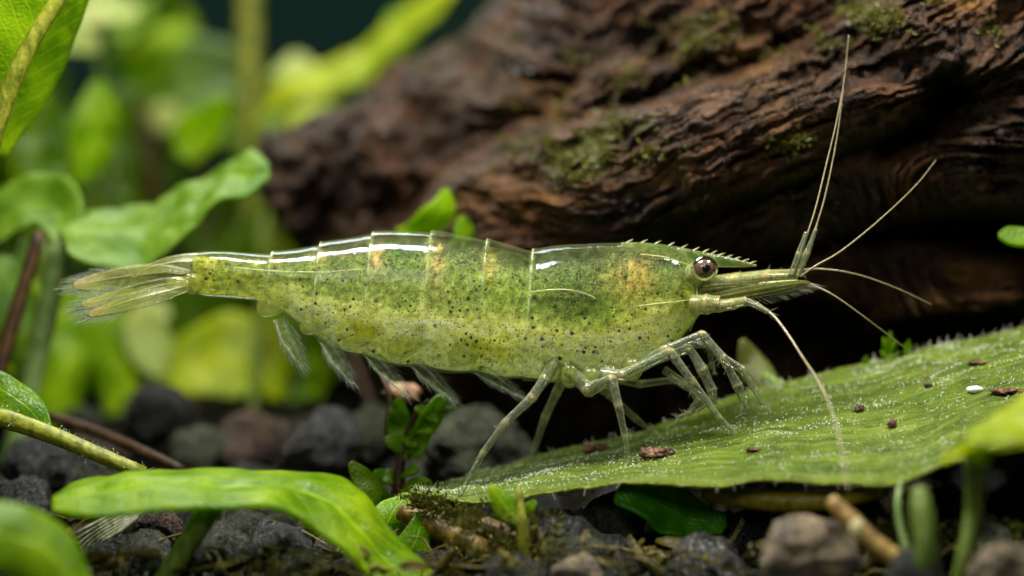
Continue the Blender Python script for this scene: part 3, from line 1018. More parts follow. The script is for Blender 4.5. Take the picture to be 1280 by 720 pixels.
M_SETA = limb_mat('stiff_bristle', lin(214, 216, 180), 0.5, 0.3)
M_LIMB = limb_mat('glassy_limb', lin(226, 238, 186), 0.08, 0.66, 0.12, 1.0)
M_FAN = limb_mat('glassy_fin', lin(158, 160, 70), 0.17, 0.34, 0.3, 0.45)
M_FINE = limb_mat('fine_bristle', lin(206, 214, 186), 0.24, 0.2)
M_PADDLE = limb_mat('clear_paddle', lin(158, 172, 118), 0.06, 0.22, 0.3, 0.2)
M_LOBE = limb_mat('side_lobe', lin(188, 190, 84), 0.22, 0.25, 0.25, 0.35)
M_HEADLIMB = limb_mat('green_clear_limb', lin(220, 222, 140), 0.34, 0.45, 0.15, 1.0)


def leg(name, pts, label=None, mat=None, bulge=1.07, setae=0, claws=False, sides=14):
    """pts: (px, py, depth, half width px) at each joint; one continuous tapering tube swollen at the joints"""
    mat = mat or M_LIMB
    Q, R, J = [], [], []
    for i, (a, c) in enumerate(zip(pts[:-1], pts[1:])):
        pa, pc = P(*a[:3]), P(*c[:3])
        for tt in ((0.0, 0.04, 0.12, 0.5, 0.88, 0.96)):
            Q.append(pa * (1 - tt) + pc * tt)
            r0, r1 = a[3] * sc(a[2]), c[3] * sc(c[2])
            r = (r0 * (1 - tt) + r1 * tt) * (0.84 if mat is M_LIMB else 1.0)
            k = 1.0 if 0.1 < tt < 0.9 else bulge
            if i == 0 and tt < 0.1:
                k = 1.0
            R.append(r * k * (0.94 if tt == 0.5 else 1.0))
            J.append(1.0 if (tt < 0.1 or tt > 0.9) and not (i == 0 and tt < 0.1) else 0.0)
    Q.append(P(*pts[-1][:3]))
    R.append(pts[-1][3] * sc(pts[-1][2]) * 0.6)
    J.append(0.9)
    b = MB()
    b.tube(Q, R, sides=sides, n=len(Q) * 2, joint=J)
    o = b.build(name, mat, shrimp)
    if label:
        o['label'] = label
    if setae:
        rg = np.random.default_rng(int(abs(pts[0][0]) * 7 + pts[0][1]))
        h = MB()
        QQ = np.array(Q)
        for k in range(setae):
            tt = rg.uniform(0.35, 1.0) * (len(QQ) - 1)
            i = min(int(tt), len(QQ) - 2)
            q = QQ[i] + (tt - i) * (QQ[i + 1] - QQ[i])
            T = QQ[i + 1] - QQ[i]
            T /= np.linalg.norm(T) + 1e-9
            d = rg.normal(size=3)
            d -= (d @ T) * T * 0.6
            d /= np.linalg.norm(d)
            h.hair(q, q + (d + 0.5 * T) * rg.uniform(0.04, 0.12), 0.0045)
        s = h.build('bristles', M_SETA, o)
        s.matrix_parent_inverse.identity()
        ROOT_LOC[o.name] = ROOT_LOC[shrimp.name]
        s['kind'] = 'stuff'
    return o


# near side walking legs
f5 = leaf_at(570, 627)
leg('walking_leg', [(694, 452, -0.36, 11), (681, 474, -0.44, 8.5), (665, 497, -0.50, 7.6), (631, 529, -0.52, 6.0), (604, 566, -0.52, 5.0), (571, 626, -0.50, 3.0)], 'hindmost near leg stretched backwards onto the leaf', setae=18)
leg('walking_leg', [(712, 462, -0.30, 12), (736, 487, -0.44, 11), (765, 474, -0.56, 8.0), (773, 507, -0.60, 6.6), (781, 545, -0.60, 4.8), (788, 588, -0.60, 2.6)], 'near leg bent sharply and planted upright on the leaf', setae=10)
leg('walking_leg', [(752, 468, -0.40, 11), (778, 470, -0.50, 9.5), (838, 440, -0.62, 7.4), (866, 478, -0.66, 6.2), (899, 522, -0.66, 4.6), (921, 543, -0.66, 2.4)], 'near leg reaching forward with a high knee', setae=14)
# far side walking legs
leg('walking_leg', [(706, 470, 0.34, 9), (696, 490, 0.44, 7.0), (682, 520, 0.55, 6.2), (661, 582, 0.66, 3.8)])
leg('walking_leg', [(742, 478, 0.30, 9), (760, 492, 0.40, 6.5), (795, 524, 0.55, 5.4), (813, 538, 0.62, 3.0)])
leg('walking_leg', [(775, 474, 0.25, 8), (800, 480, 0.3, 5.6), (842, 475, 0.35, 5.0), (862, 484, 0.40, 3.2)])
# clawed feeding legs in front
leg('claw_leg', [(790, 462, -0.28, 9), (830, 438, -0.40, 7.5), (878, 418, -0.50, 6.4), (904, 448, -0.54, 7.0), (928, 462, -0.54, 6.0), (944, 488, -0.52, 4.6), (953, 507, -0.52, 2.2)], setae=40)
leg('claw_leg', [(800, 456, -0.05, 8), (846, 432, -0.12, 6.4), (886, 430, -0.18, 5.4), (908, 456, -0.2, 6.0), (922, 482, -0.2, 8.0), (930, 502, -0.2, 5.2), (926, 521, -0.2, 2.2)], setae=46)
leg('claw_leg', [(812, 452, -0.36, 8), (862, 436, -0.44, 6.4), (878, 462, -0.46, 8.5), (890, 488, -0.45, 7.5), (894, 505, -0.44, 3.0)], setae=40)
leg('claw_leg', [(866, 424, 0.1, 5), (886, 432, 0.12, 4), (890, 455, 0.14, 4.0), (893, 468, 0.15, 2.0)], setae=34)
leg('mouth_limb', [(830, 462, -0.05, 7), (858, 480, -0.10, 5), (874, 500, -0.12, 6.5), (862, 516, -0.14, 4.0), (846, 522, -0.14, 2.0)], 'bristly mouth limb curled under the head', setae=90)
leg('mouth_limb', [(836, 470, 0.1, 6), (868, 490, 0.12, 5), (888, 500, 0.12, 5), (872, 514, 0.12, 2.0)], setae=70)

# --- swimmerets under the tail
def swimmeret(base, ctrl, tipp, wid, yy):
    b = MB()
    g = blade([base + (yy,), ctrl + (yy - 0.05,), tipp + (yy - 0.1,)], [wid * 0.7, wid, wid * 0.95, wid * 0.6, 2], (0.9, 0.35, 0.45), nu=20, nv=7, cup=0.25)
    b.grid(g, joint=0.0)
    o = b.build('swimmeret', M_PADDLE, shrimp, solid=0.006)
    h = MB()
    rg = np.random.default_rng(int(base[0]))
    T = P(tipp[0], tipp[1], yy) - P(ctrl[0], ctrl[1], yy)
    T /= np.linalg.norm(T)
    for i in range(4, 20):
        for j in (0, 6):
            for k in range(2):
                q = g[i, j]
                out = (g[i, j] - g[i, 3])
                out /= np.linalg.norm(out) + 1e-9
                e = q + (T * 0.9 + out * 0.25 + rg.normal(size=3) * 0.08) * rg.uniform(0.10, 0.2)
                h.hair(q, e, 0.0027)
    for k in range(16):
        q = g[-2, rg.integers(0, 7)]
        h.hair(q, q + (T + rg.normal(size=3) * 0.15) * rg.uniform(0.1, 0.22), 0.0027)
    h.tube([g[2, 1], g[10, 0], g[17, 0]], [0.012, 0.008, 0.004], 5)
    s = h.build('bristles', M_FINE, o)
    s['kind'] = 'stuff'
    # rounded base plate
    c = MB()
    pb = P(base[0] - 2, base[1] - 24, -0.5 * float(half_width(base[0])) - 0.08)
    a = math.radians(-52)
    rot = np.array([[math.cos(a), 0, -math.sin(a)], [0, 1, 0], [math.sin(a), 0, math.cos(a)]])
    c.ellipsoid(pb, (0.17, 0.05, 0.30), 22, 14, rot, joint=0.0)
    c.build('base_plate', M_LOBE, o)
    return o


for base, ctrl, tipp, wid in (((348, 398), (362, 428), (378, 458), 11), ((402, 420), (420, 448), (440, 478), 10), ((456, 438), (480, 462), (508, 492), 9), ((512, 450), (538, 472), (566, 500), 9), ((588, 460), (616, 472), (648, 494), 8)):
    swimmeret(base, ctrl, tipp, wid, -0.22 if base[0] < 590 else -0.3)

# --- tail fan
def fan_blade(name, spine, hw, side, rust, fringe, yoff=0.0, label=None):
    b = MB()
    g = blade(spine, hw, side, nu=34, nv=9, cup=0.18)
    uu = np.linspace(0, 1, 34)[:, None] * np.ones(9)
    b.grid(g, joint=np.clip(smooth(0.62, 1.0, uu) * rust, 0, 1))
    o = b.build(name, M_FAN, shrimp, solid=0.012)
    if label:
        o['label'] = label
    r = MB()
    r.tube([g[1, 4] + (0, -.01, .01), g[10, 4] + (0, -.012, .01), g[20, 4] + (0, -.012, .01), g[31, 4]], [0.010, 0.009, 0.007, 0.003], 6, joint=0.3)
    r.tube([g[1, 0], g[10, 0], g[20, 0], g[30, 0]], [0.008, 0.008, 0.007, 0.003], 6, joint=0.0)
    r.build('rib', M_HEADLIMB, o)
    if fringe:
        h = MB()
        rg = np.random.default_rng(int(spine[0][1] * 10))
        T = g[-1, 4] - g[-8, 4]
        T /= np.linalg.norm(T)
        for i in range(20, 34):
            for j in (0, 8):
                for k in range(2):
                    ii = min(33, i)
                    q = g[ii, j]
                    out = q - g[ii, 4]
                    out /= np.linalg.norm(out) + 1e-9
                    e = q + (T + out * 0.30 * (1 - (i - 20) / 16) + rg.normal(size=3) * 0.05) * fringe * rg.uniform(0.7, 1.1) / 100
                    h.hair(q, e, 0.004)
        for k in range(26):
            j = rg.integers(0, 9)
            q = g[rg.integers(29, 33), j]
            h.hair(q, q + (T + rg.normal(size=3) * 0.07) * fringe * rg.uniform(0.8, 1.2) / 100, 0.004)
        s = h.build('fringe', M_FINE, o)
        s['kind'] = 'stuff'
    return o


fan_blade('tail_fan_blade', [(238, 344, 0.12), (205, 342, 0.16), (165, 345, 0.2), (125, 352, 0.2), (90, 357, 0.18)], [6, 12, 16, 17, 13, 5], (0.1, 0.45, 0.9), 0.75, 24)
fan_blade('tail_fan_blade', [(238, 352, 0.0), (205, 357, 0.0), (170, 366, 0.0), (135, 375, 0.0), (101, 381, 0.0)], [6, 11, 14, 14, 10, 4], (0.2, 0.45, 0.9), 0.8, 26)
fan_blade('tail_fan_blade', [(236, 358, -0.14), (205, 366, -0.2), (172, 374, -0.24), (140, 384, -0.26), (109, 394, -0.26)], [5, 9, 12, 12, 9, 4], (0.2, 0.5, 0.85), 1.0, 24)
fan_blade('telson', [(246, 328, 0.0), (225, 328, 0.0), (200, 332, 0.0), (180, 338, 0.0), (164, 346, 0.0)], [14, 13, 11, 8, 6, 4], (0, 0.55, 1), 0.15, 0)
b = MB()
b.ellipsoid(P(240, 355, -0.10), (0.15, 0.07, 0.13), 18, 12, joint=0.1)
b.ellipsoid(P(222, 356, -0.14), (0.16, 0.06, 0.10), 18, 12, joint=0.1)
b.build('tail_joint', M_LOBE, shrimp)

# --- rostrum with its teeth
t = NT('rostrum_shell')
oc = t.coord()
c = t.mix(t.ramp(t.noise(oc, 6, 5), [(0.4, 0.0), (0.65, 1.0)]), lin(78, 106, 44), lin(140, 152, 84))
c = t.mix(t.attr('pale'), c, lin(196, 196, 110))
p = t.bsdf(Base_Color=c, Roughness=0.16, Normal=t.bump(t.noise(oc, 22, 3), 0.2, 0.03), Specular_IOR_Level=0.7)
M_ROS = t.done(t.mixs(0.42, p, t.n('BsdfTransparent').outputs[0]))
rt = np.array([(776, 303), (800, 303), (825, 305), (845, 308), (865, 312), (885, 316), (905, 320), (925, 325), (946, 331)], float)
rb = np.array([(776, 312), (800, 314), (825, 320), (845, 326), (865, 331), (885, 333), (905, 333), (925, 333), (946, 332)], float)
rows = []
pale = []
for (xa, ya), (xb, yb) in zip(catmull(rt, 40), catmull(rb, 40)):
    w = np.interp(xa, [776, 830, 880, 946], [0.02, 0.06, 0.055, 0.006])
    mid = (ya + yb) / 2
    prof = [(ya, 0.15), (ya * .85 + mid * .15, 0.5), (ya * .4 + mid * .6, 0.8), (mid * .5 + yb * .5, 1.3), (yb, 0.9), (yb + 1.0, 0.2)]
    row = [P(xa, q, -w * k) for q, k in prof] + [P(xa, q, w * k) for q, k in prof[::-1]]
    rows.append(row)
    pale.append([0.15, 0, 0, 0, 0.7, 0.8, 0.8, 0.7, 0, 0, 0, 0.15])
b = MB()
b.grid(np.array(rows), closed=True, pale=np.array(pale))
ros = b.build('rostrum', M_ROS, shrimp)
ROOT_LOC[ros.name] = ROOT_LOC[shrimp.name]
M_TOOTH = limb_mat('tooth', lin(222, 214, 164), 0.6, 0.3)
for tx in (786, 804, 821, 838, 854, 869, 881, 891, 901, 911, 921, 931, 940):
    ty = float(np.interp(tx, rt[:, 0], rt[:, 1]))
    b = MB()
    b.tube([P(tx - 3, ty + 1.5, 0), P(tx + 1, ty - 1.5, 0), P(tx + 5.5, ty - 4.0 + (tx > 900) * 1.2, 0)], [0.018, 0.011, 0.003], 6, joint=[0.2, 0.5, 0])
    b.build('tooth', M_TOOTH, ros)

# --- eye on its stalk
t = NT('eye_dark')
oc = t.coord()
lz = t.n('SeparateXYZ', {0: t.coord('Generated')}).outputs[2]
c = t.mix(t.ramp(lz, [(0.12, 1.0), (0.26, 0.0)]), lin(112, 86, 74), lin(96, 98, 34))
c = t.mix(t.ramp(t.noise(oc, 40, 3), [(0.4, 0.0), (0.7, 0.5)]), c, lin(70, 52, 46))
M_EYE = t.done(t.bsdf(Base_Color=c, Roughness=0.22, Coat_Weight=1.0, Coat_Roughness=0.03, Normal=t.bump(t.vor(oc, 60), 0.12, 0.01)))
t = NT('pupil_black')
M_PUP = t.done(t.bsdf(Base_Color=(0.004, 0.003, 0.003), Roughness=0.3, Coat_Weight=1.0, Coat_Roughness=0.04))
t = NT('cornea')
gl = t.n('BsdfGlossy', {'Roughness': 0.03}).outputs[0]
M_COR = t.done(t.mixs(t.math('MULTIPLY', t.n('Fresnel', {'IOR': 1.45}).outputs[0], 0.9), t.n('BsdfTransparent', {'Color': (0.97, 0.96, 0.9)}).outputs[0], gl))
for sgn in (-1, 1):
    ec = P(880.5, 336, sgn * 0.40)
    b = MB()
    b.tube([P(866, 344, sgn * 0.18), P(872, 341, sgn * 0.27), P(879, 337, sgn * 0.37)], [0.15, 0.15, 0.155], 16, joint=0.0)
    st = b.build('eye_stalk', M_HEADLIMB, shrimp)
    ROOT_LOC[st.name] = ROOT_LOC[shrimp.name]
    b = MB()
    b.ellipsoid(ec, (0.155, 0.12, 0.148), 40, 24)
    e = b.build('eye', M_EYE, shrimp)
    ROOT_LOC[e.name] = ROOT_LOC[shrimp.name]
    b = MB()
    b.ellipsoid(ec + np.array([0.015, sgn * 0.112, 0.008]), (0.052, 0.018, 0.058), 24, 14)
    b.build('pupil', M_PUP, e)
    b = MB()
    b.ellipsoid(ec + np.array([0, sgn * 0.005, 0]), (0.168, 0.140, 0.160), 40, 24)
    b.build('cornea', M_COR, e)

# --- head appendages
M_FLAG = limb_mat('flagellum', lin(178, 172, 140), 0.72, 0.25)


def ringed(name, pts, r0, r1, label, segs=90, mat=None):
    """whip-like feeler with fine rings"""
    c = catmull([P(*q) for q in pts], segs)
    r = np.linspace(r0, r1, segs) * 0.0068
    r = r * (1 + 0.16 * (np.arange(segs) % 2))
    j = 0.30 + 0.35 * (np.arange(segs) % 6 == 0)
    b = MB()
    b.tube(c, r, sides=6, n=segs, joint=j)
    o = b.build(name, mat or M_FLAG, shrimp)
    o['label'] = label
    return o


ringed('antenna', [(932, 377, -0.42), (952, 385, -0.5), (968, 396, -0.6), (985, 418, -0.8), (1003, 446, -1.1), (1025, 480, -1.6), (1042, 520, -2.3), (1053, 565, -3.0), (1060, 612, -3.6)], 3.2, 1.2, 'thick near antenna bending down over the leaf towards the viewer', 110)
ringed('antenna', [(1000, 352, -0.1), (1020, 358, -0.15), (1045, 371, -0.2), (1080, 396, -0.1), (1112, 420, 0.2), (1142, 443, 0.5)], 2.3, 0.9, 'antenna sloping down to the back edge of the leaf', 90)
ringed('antennule', [(991, 344, -0.25), (997, 330, -0.26), (1004, 306, -0.26), (1010, 290, -0.25), (1020, 258, -0.2), (1033, 205, -0.1), (1046, 150, 0.0), (1055, 100, 0.1), (1061, 44, 0.2)], 2.4, 0.6, 'tall upright feeler whose tip reaches the top of the wood', 120)
ringed('antennule', [(998, 344, -0.12), (1006, 326, -0.12), (1014, 306, -0.12), (1020, 284, -0.1), (1030, 250, -0.05), (1040, 205, 0.05), (1048, 160, 0.15), (1054, 110, 0.25)], 2.4, 0.6, 'upright feeler just beside the tallest one', 110)
ringed('antennule', [(1000, 346, -0.2), (1020, 332, -0.2), (1048, 316, -0.18), (1084, 288, -0.1), (1120, 256, 0.0), (1148, 228, 0.1), (1170, 200, 0.2)], 2.4, 0.7, 'feeler slanting up towards the knot hole', 100)
ringed('antennule', [(998, 338, 0.1), (1022, 336, 0.1), (1052, 339, 0.12), (1085, 347, 0.2), (1125, 362, 0.3), (1165, 381, 0.4)], 2.2, 0.7, 'feeler arching forward below the slanting one', 90)
# thick bases of the upright pair
leg('antennule_base', [(990, 344, -0.25, 6.0), (999, 318, -0.26, 5.4), (1008, 290, -0.25, 3.0)], mat=M_LIMB)
leg('antennule_base', [(998, 342, -0.12, 5.6), (1009, 316, -0.12, 5.0), (1020, 286, -0.1, 2.8)], mat=M_LIMB)
# peduncles, stalks and scale
leg('feeler_stalk', [(878, 353, -0.20, 8.5), (918, 350, -0.24, 7.0), (958, 346, -0.25, 5.8), (998, 345, -0.2, 4.0)], 'jointed stalk carrying the feelers', mat=M_HEADLIMB, setae=26)
leg('feeler_stalk', [(880, 353, 0.18, 8), (920, 347, 0.16, 6.0), (960, 342, 0.12, 5.0), (1000, 339, 0.08, 3.4)], mat=M_HEADLIMB, setae=26)
b = MB()
g = blade([(888, 374, -0.34), (920, 368, -0.36), (960, 361, -0.37), (990, 356, -0.36), (1012, 353, -0.34)], [7, 9.5, 9.5, 8.5, 6, 3], (0.1, -0.55, 0.83), nu=34, nv=9, cup=0.15)
b.grid(g, joint=np.zeros((34, 9)))
scale_o = b.build('antennal_scale', M_FAN, shrimp, solid=0.012)
ROOT_LOC[scale_o.name] = ROOT_LOC[shrimp.name]
r = MB()
r.tube([g[1, 5], g[12, 5], g[24, 5], g[33, 5]] + np.array([0, -0.015, 0]), [0.014, 0.012, 0.01, 0.006], 6, joint=0.2)
r.tube([g[1, 2], g[12, 2], g[24, 2], g[32, 3]] + np.array([0, -0.015, 0]), [0.012, 0.012, 0.01, 0.005], 6, joint=0.1)
r.build('rib', M_HEADLIMB, scale_o)
h = MB()
rg = np.random.default_rng(3)
low = 0 if g[16, 0, 2] < g[16, 8, 2] else 8
for i in range(8, 34):
    for k in range(3):
        q = g[i, low] * 0.9 + g[i, 4] * 0.1
        h.hair(q, q + np.array([0.10 + 0.05 * i / 34, rg.normal() * 0.02, -0.10 + 0.07 * i / 34]) * rg.uniform(0.8, 1.4), 0.0042)
s = h.build('fringe', M_SETA, scale_o)
s['kind'] = 'stuff'
leg('antenna_base', [(866, 381, -0.28, 13), (884, 380, -0.36, 13), (901, 380, -0.40, 10.5)], mat=M_HEADLIMB, bulge=1.06)
leg('antenna_base', [(896, 383, -0.40, 8.5), (916, 380, -0.44, 7.2), (934, 376, -0.44, 6.0)], mat=M_HEADLIMB, bulge=1.08)
leg('antenna_base', [(932, 376, -0.43, 5.8), (946, 382, -0.47, 5.4), (960, 390, -0.54, 4.0)], mat=M_LIMB, setae=8)
leg('antenna_base', [(868, 372, 0.24, 12), (900, 366, 0.26, 10), (940, 358, 0.2, 7), (998, 352, 0.0, 3.6)], mat=M_HEADLIMB)
# coxae where the legs join the chest
for cx, cy, r in ((690, 462, 14), (712, 468, 15), (738, 474, 16), (762, 470, 15), (790, 460, 14)):
    b = MB()
    b.ellipsoid(P(cx, cy, -0.30), (r / 100, 0.16, r / 100 * 1.15), 16, 12, joint=0.0)
    b.build('leg_socket', M_LOBE, shrimp)

# ------------------------------------------------------------------ plants
G_FRESH = leaf_mat('fresh_leaf', lin(96, 140, 6), lin(168, 196, 26), rough=0.3, trans=0.45, vein=0.6, spots=0.3)
G_YELLOW = leaf_mat('yellow_leaf', lin(150, 172, 8), lin(198, 206, 50), rough=0.35, trans=0.5, vein=0.3)
G_MID = leaf_mat('mid_leaf', lin(80, 122, 10), lin(128, 160, 40), rough=0.42, trans=0.35, vein=0.5, spots=0.4)
G_DARK = leaf_mat('dark_leaf', lin(62, 96, 0), lin(104, 136, 2), rough=0.35, trans=0.4, vein=0.25)
G_PALE = leaf_mat('pale_leaf', lin(160, 180, 84), lin(206, 210, 140), rough=0.4, trans=0.4, vein=0.2)
G_SMALL = leaf_mat('small_leaf', lin(78, 128, 2), lin(144, 180, 14), rough=0.3, trans=0.45, vein=0.4, spots=0.4)
G_OLIVE = leaf_mat('olive_leaf', lin(116, 112, 16), lin(164, 152, 34), rough=0.4, trans=0.45, vein=0.4, spots=0.5)
S_GREEN = stem_mat('green_stem', lin(86, 116, 34), lin(140, 160, 70))
S_YELLOW = stem_mat('yellow_stem', lin(104, 118, 18), lin(166, 168, 54))
S_PALE = stem_mat('pale_stem', lin(110, 146, 70), lin(160, 182, 110))
S_BROWN = stem_mat('brown_stem', lin(56, 34, 18), lin(96, 66, 30))
S_RED = stem_mat('reddish_stem', lin(58, 38, 24), lin(92, 66, 44))


def stem(parent, pts, r, mat, sides=12, name='stem'):
    b = MB()
    b.tube([P(*q) for q in pts], [x * sc(q[2]) for x, q in zip(r, pts)], sides)
    return b.build(name, mat, parent)


def leaf(parent, spine, hw, side, mat, cup=0.0, und=0.06, solid=0.05, rib=None, nu=36, nv=11, name='leaf'):
    b = MB()
    g = blade(spine, hw, side, nu, nv, cup, und, seed=spine[0][0] * 0.1)
    b.grid(g)
    o = b.build(name, mat, parent, solid=solid)
    if rib:
        m = nv // 2
        r = MB()
        N = np.array([0, -0.02, 0.02])
        r.tube([g[i, m] + N for i in (0, nu // 4, nu // 2, 3 * nu // 4, nu - 2)], [rib[0], rib[0] * .8, rib[0] * .6, rib[0] * .4, rib[0] * .15], 8)
        r.build('midrib', rib[1], o)
    return o


def hairs_on(parent, pts, n, L, mat, seed):
    rg = np.random.default_rng(seed)
    c = catmull([P(*q[:3]) for q in pts], 60)
    h = MB()
    for k in range(n):
        i = rg.integers(0, 60)
        d = rg.normal(size=3) + np.array([0, -0.3, 0.4])
        e = c[i] + d / np.linalg.norm(d) * (L * rg.uniform(0.5, 1.3) + pts[0][3] * 0.01)
        h.hair(c[i], e, 0.004)
        if rg.uniform() < 0.3:
            h.add(e + oct_v * rg.uniform(0.005, 0.011), oct_f)
    s = h.build('hairs', mat, parent)
    s['kind'] = 'stuff'


# 1 -- leaf with a thick midrib, upper left corner
pl1 = thing('aquatic_plant', 'bright leaf with thick yellow-green midrib cutting the top left corner', 'plant', P(-20, 200, 0.2))
leaf(pl1, [(-22, 190, 0.6), (14, 110, 0.5), (48, 30, 0.4), (84, -60, 0.3)], [34, 56, 64, 60, 50], (1, 0.5, 0.35), G_FRESH, cup=0.2, und=0.05)
stem(pl1, [(-14, 186, 0.3), (6, 128, 0.25), (30, 70, 0.2), (58, 22, 0.2), (100, -40, 0.2)], [13, 12, 11, 10, 9], S_YELLOW)

# 2 -- leafy plant with the curled leaf, left of the tail
pl2 = thing('aquatic_plant', 'plant with a curled glossy leaf hanging behind the shrimp tail', 'plant', P(30, 620, 3.4))
b = MB()
b.grid(ruled([(86, 318, 2.6), (108, 331, 2.5), (150, 335, 2.5), (200, 321, 2.6), (240, 292, 2.7), (276, 258, 2.8), (308, 248, 2.8), (338, 222, 3.0)],
             [(76, 300, 3.4), (96, 274, 3.8), (150, 262, 4.0), (200, 248, 4.0), (248, 224, 4.0), (288, 202, 4.0), (316, 194, 3.8), (336, 206, 3.3)], 60, 24, bulge=0.10, und=0.12, crease=0.04))
b.build('leaf', G_MID, pl2, solid=0.06)
leaf(pl2, [(84, 304, 3.2), (70, 262, 3.6), (40, 258, 3.8), (0, 282, 3.8), (-40, 330, 3.6)], [14, 34, 44, 44, 34, 16], (0.2, 0.6, 0.8), G_MID, cup=-0.25, und=0.1)
stem(pl2, [(78, 300, 3.2), (62, 380, 3.4), (40, 470, 3.6), (18, 560, 3.6), (6, 640, 3.6)], [12, 13, 14, 14, 14], S_PALE)
leaf(pl2, [(40, 470, 3.6), (24, 420, 3.5), (12, 360, 3.6), (-6, 300, 3.8)], [6, 26, 34, 24, 8], (1, 0.3, 0.1), G_MID, cup=0.2)

# 3 -- dark woody stem at the left edge
pl3 = thing('bare_stem', 'dark brown bare stem leaning at the left edge', 'stem', P(0, 480, 2.6))
stem(pl3, [(50, 290, 2.9), (32, 350, 2.8), (14, 410, 2.7), (-6, 480, 2.6)], [8, 9, 10, 11], S_BROWN)

# 4 -- hairy runner with a leaf stub, lower left
pl4 = thing('runner', 'hairy yellow-green runner sloping down from the left edge with a leaf stub', 'stem', P(90, 590, -0.4))
run = [(-20, 517, 0.0, 13), (20, 528, -0.2, 12), (70, 546, -0.4, 11), (120, 567, -0.5, 10), (180, 592, -0.5, 9)]
stem(pl4, [q[:3] for q in run], [q[3] for q in run], S_YELLOW)
leaf(pl4, [(60, 540, -0.2), (40, 515, 0.0), (10, 495, 0.1), (-30, 470, 0.2)], [6, 17, 22, 22, 18], (0.2, 0.5, 0.9), G_SMALL, cup=0.15, und=0.08)
hairs_on(pl4, run, 130, 0.035, M_GLINT_HAIR, 4)

# 5 -- reddish runner behind
pl5 = thing('runner', 'thin reddish-brown runner lying behind the hairy one', 'stem', P(200, 590, 1.6))
stem(pl5, [(60, 520, 2.6), (110, 536, 2.2), (160, 556, 1.8), (230, 588, 1.2)], [6, 7, 7, 6], S_RED)

# 6 -- strap leaf arching across the foreground
pl6 = thing('strap_leaf_plant', 'bright strap-like leaf on a short stalk arching across the lower left foreground', 'plant', P(215, 720, -2.0))
b = MB()
b.grid(ruled([(66, 640, -2.6), (112, 645, -2.7), (180, 638, -2.7), (270, 634, -2.6), (330, 634, -2.5), (378, 652, -2.4), (420, 684, -2.3), (465, 722, -2.2), (500, 760, -2.2)],
             [(66, 622, -2.0), (102, 600, -1.6), (180, 589, -1.5), (300, 587, -1.4), (398, 592, -1.3), (440, 612, -1.3), (474, 646, -1.3), (512, 688, -1.4), (562, 742, -1.5)], 60, 22, bulge=0.06, und=0.07, crease=0.05))
b.build('leaf', G_FRESH, pl6, solid=0.05)
stem(pl6, [(268, 628, -2.1), (250, 655, -2.1), (228, 690, -2.0), (196, 740, -2.0)], [14, 15, 14, 13], S_GREEN)

# 7 -- blurred leaf in the bottom left corner
pl7 = thing('foreground_leaf', 'blurred bright green leaf filling the bottom left corner', 'leaf', P(20, 760, -4.5))
leaf(pl7, [(-60, 655, -4.6), (0, 668, -4.6), (60, 690, -4.4), (112, 752, -4.2)], [36, 46, 48, 42, 14], (0.3, 0.5, 0.8), G_FRESH, cup=-0.2)

# 8 -- plantlet in the middle
pl8 = thing('plantlet', 'small ragged green plantlet on a dark stalk below the swimmerets', 'plant', P(505, 610, 0.9))
stem(pl8, [(498, 620, 0.9), (500, 580, 0.9), (508, 545, 0.9), (522, 515, 0.85), (536, 500, 0.8)], [9, 7, 5, 3.6, 2], S_BROWN)
leaf(pl8, [(506, 575, 0.9), (502, 545, 0.85), (500, 520, 0.8), (496, 498, 0.8)], [6, 15, 16, 11, 4], (1, 0.35, 0.1), G_SMALL, cup=0.3, und=0.16)
leaf(pl8, [(512, 568, 0.9), (528, 538, 0.85), (545, 515, 0.8), (560, 496, 0.8)], [6, 15, 19, 14, 4], (0.8, 0.35, 0.6), G_SMALL, cup=-0.25, und=0.16)
leaf(pl8, [(510, 540, 0.9), (526, 520, 0.9), (548, 508, 0.9), (566, 512, 0.9)], [4, 9, 10, 7, 2], (0.3, 0.8, 0.6), G_SMALL, cup=0.2, und=0.1)
for sx, sy, ex, ey in ((503, 565, 484, 548), (506, 552, 520, 560), (512, 540, 540, 545), (504, 530, 488, 512), (520, 515, 548, 528), (498, 590, 478, 600), (502, 596, 524, 590), (500, 604, 470, 588), (504, 610, 540, 606)):
    leaf(pl8, [(sx, sy, 0.85), ((sx + ex) / 2, (sy + ey) / 2 - 3, 0.8), (ex, ey, 0.75)], [3, 8, 9, 2], (0.5, 0.5, 0.7), G_SMALL, cup=0.3, und=0.14, nu=16, nv=7)
stem(pl8, [(488, 560, 0.9), (484, 530, 0.9), (488, 500, 1.0), (478, 470, 1.2)], [4, 4, 4, 3], S_BROWN)
bud = MB()
bud.ellipsoid(P(503, 491, 1.6), (0.24, 0.16, 0.13), 18, 12, lump=0.35, freq=2.2)
bud.build('withered_bud', stem_mat('withered', lin(150, 104, 74), lin(196, 158, 124)), pl8)

# 9 -- dark leaf tuft left of the plantlet
pl9 = thing('plantlet', 'low dark green leaf clump between the strap leaf and the plantlet', 'plant', P(470, 630, 0.2))
leaf(pl9, [(496, 650, 0.3), (475, 625, 0.2), (455, 600, 0.2), (438, 578, 0.2)], [10, 16, 17, 13, 4], (0.6, 0.4, 0.7), G_DARK, cup=0.3, und=0.12)
leaf(pl9, [(470, 690, -0.5), (482, 660, -0.5), (494, 636, -0.4), (512, 616, -0.2)], [10, 18, 20, 16, 5], (0.8, 0.5, 0.3), G_SMALL, cup=0.2, und=0.12)
leaf(pl9, [(480, 740, -1.0), (505, 700, -0.9), (520, 672, -0.8), (528, 640, -0.7)], [16, 22, 22, 16, 6], (1, 0.3, 0.2), G_SMALL, cup=0.2, und=0.12)

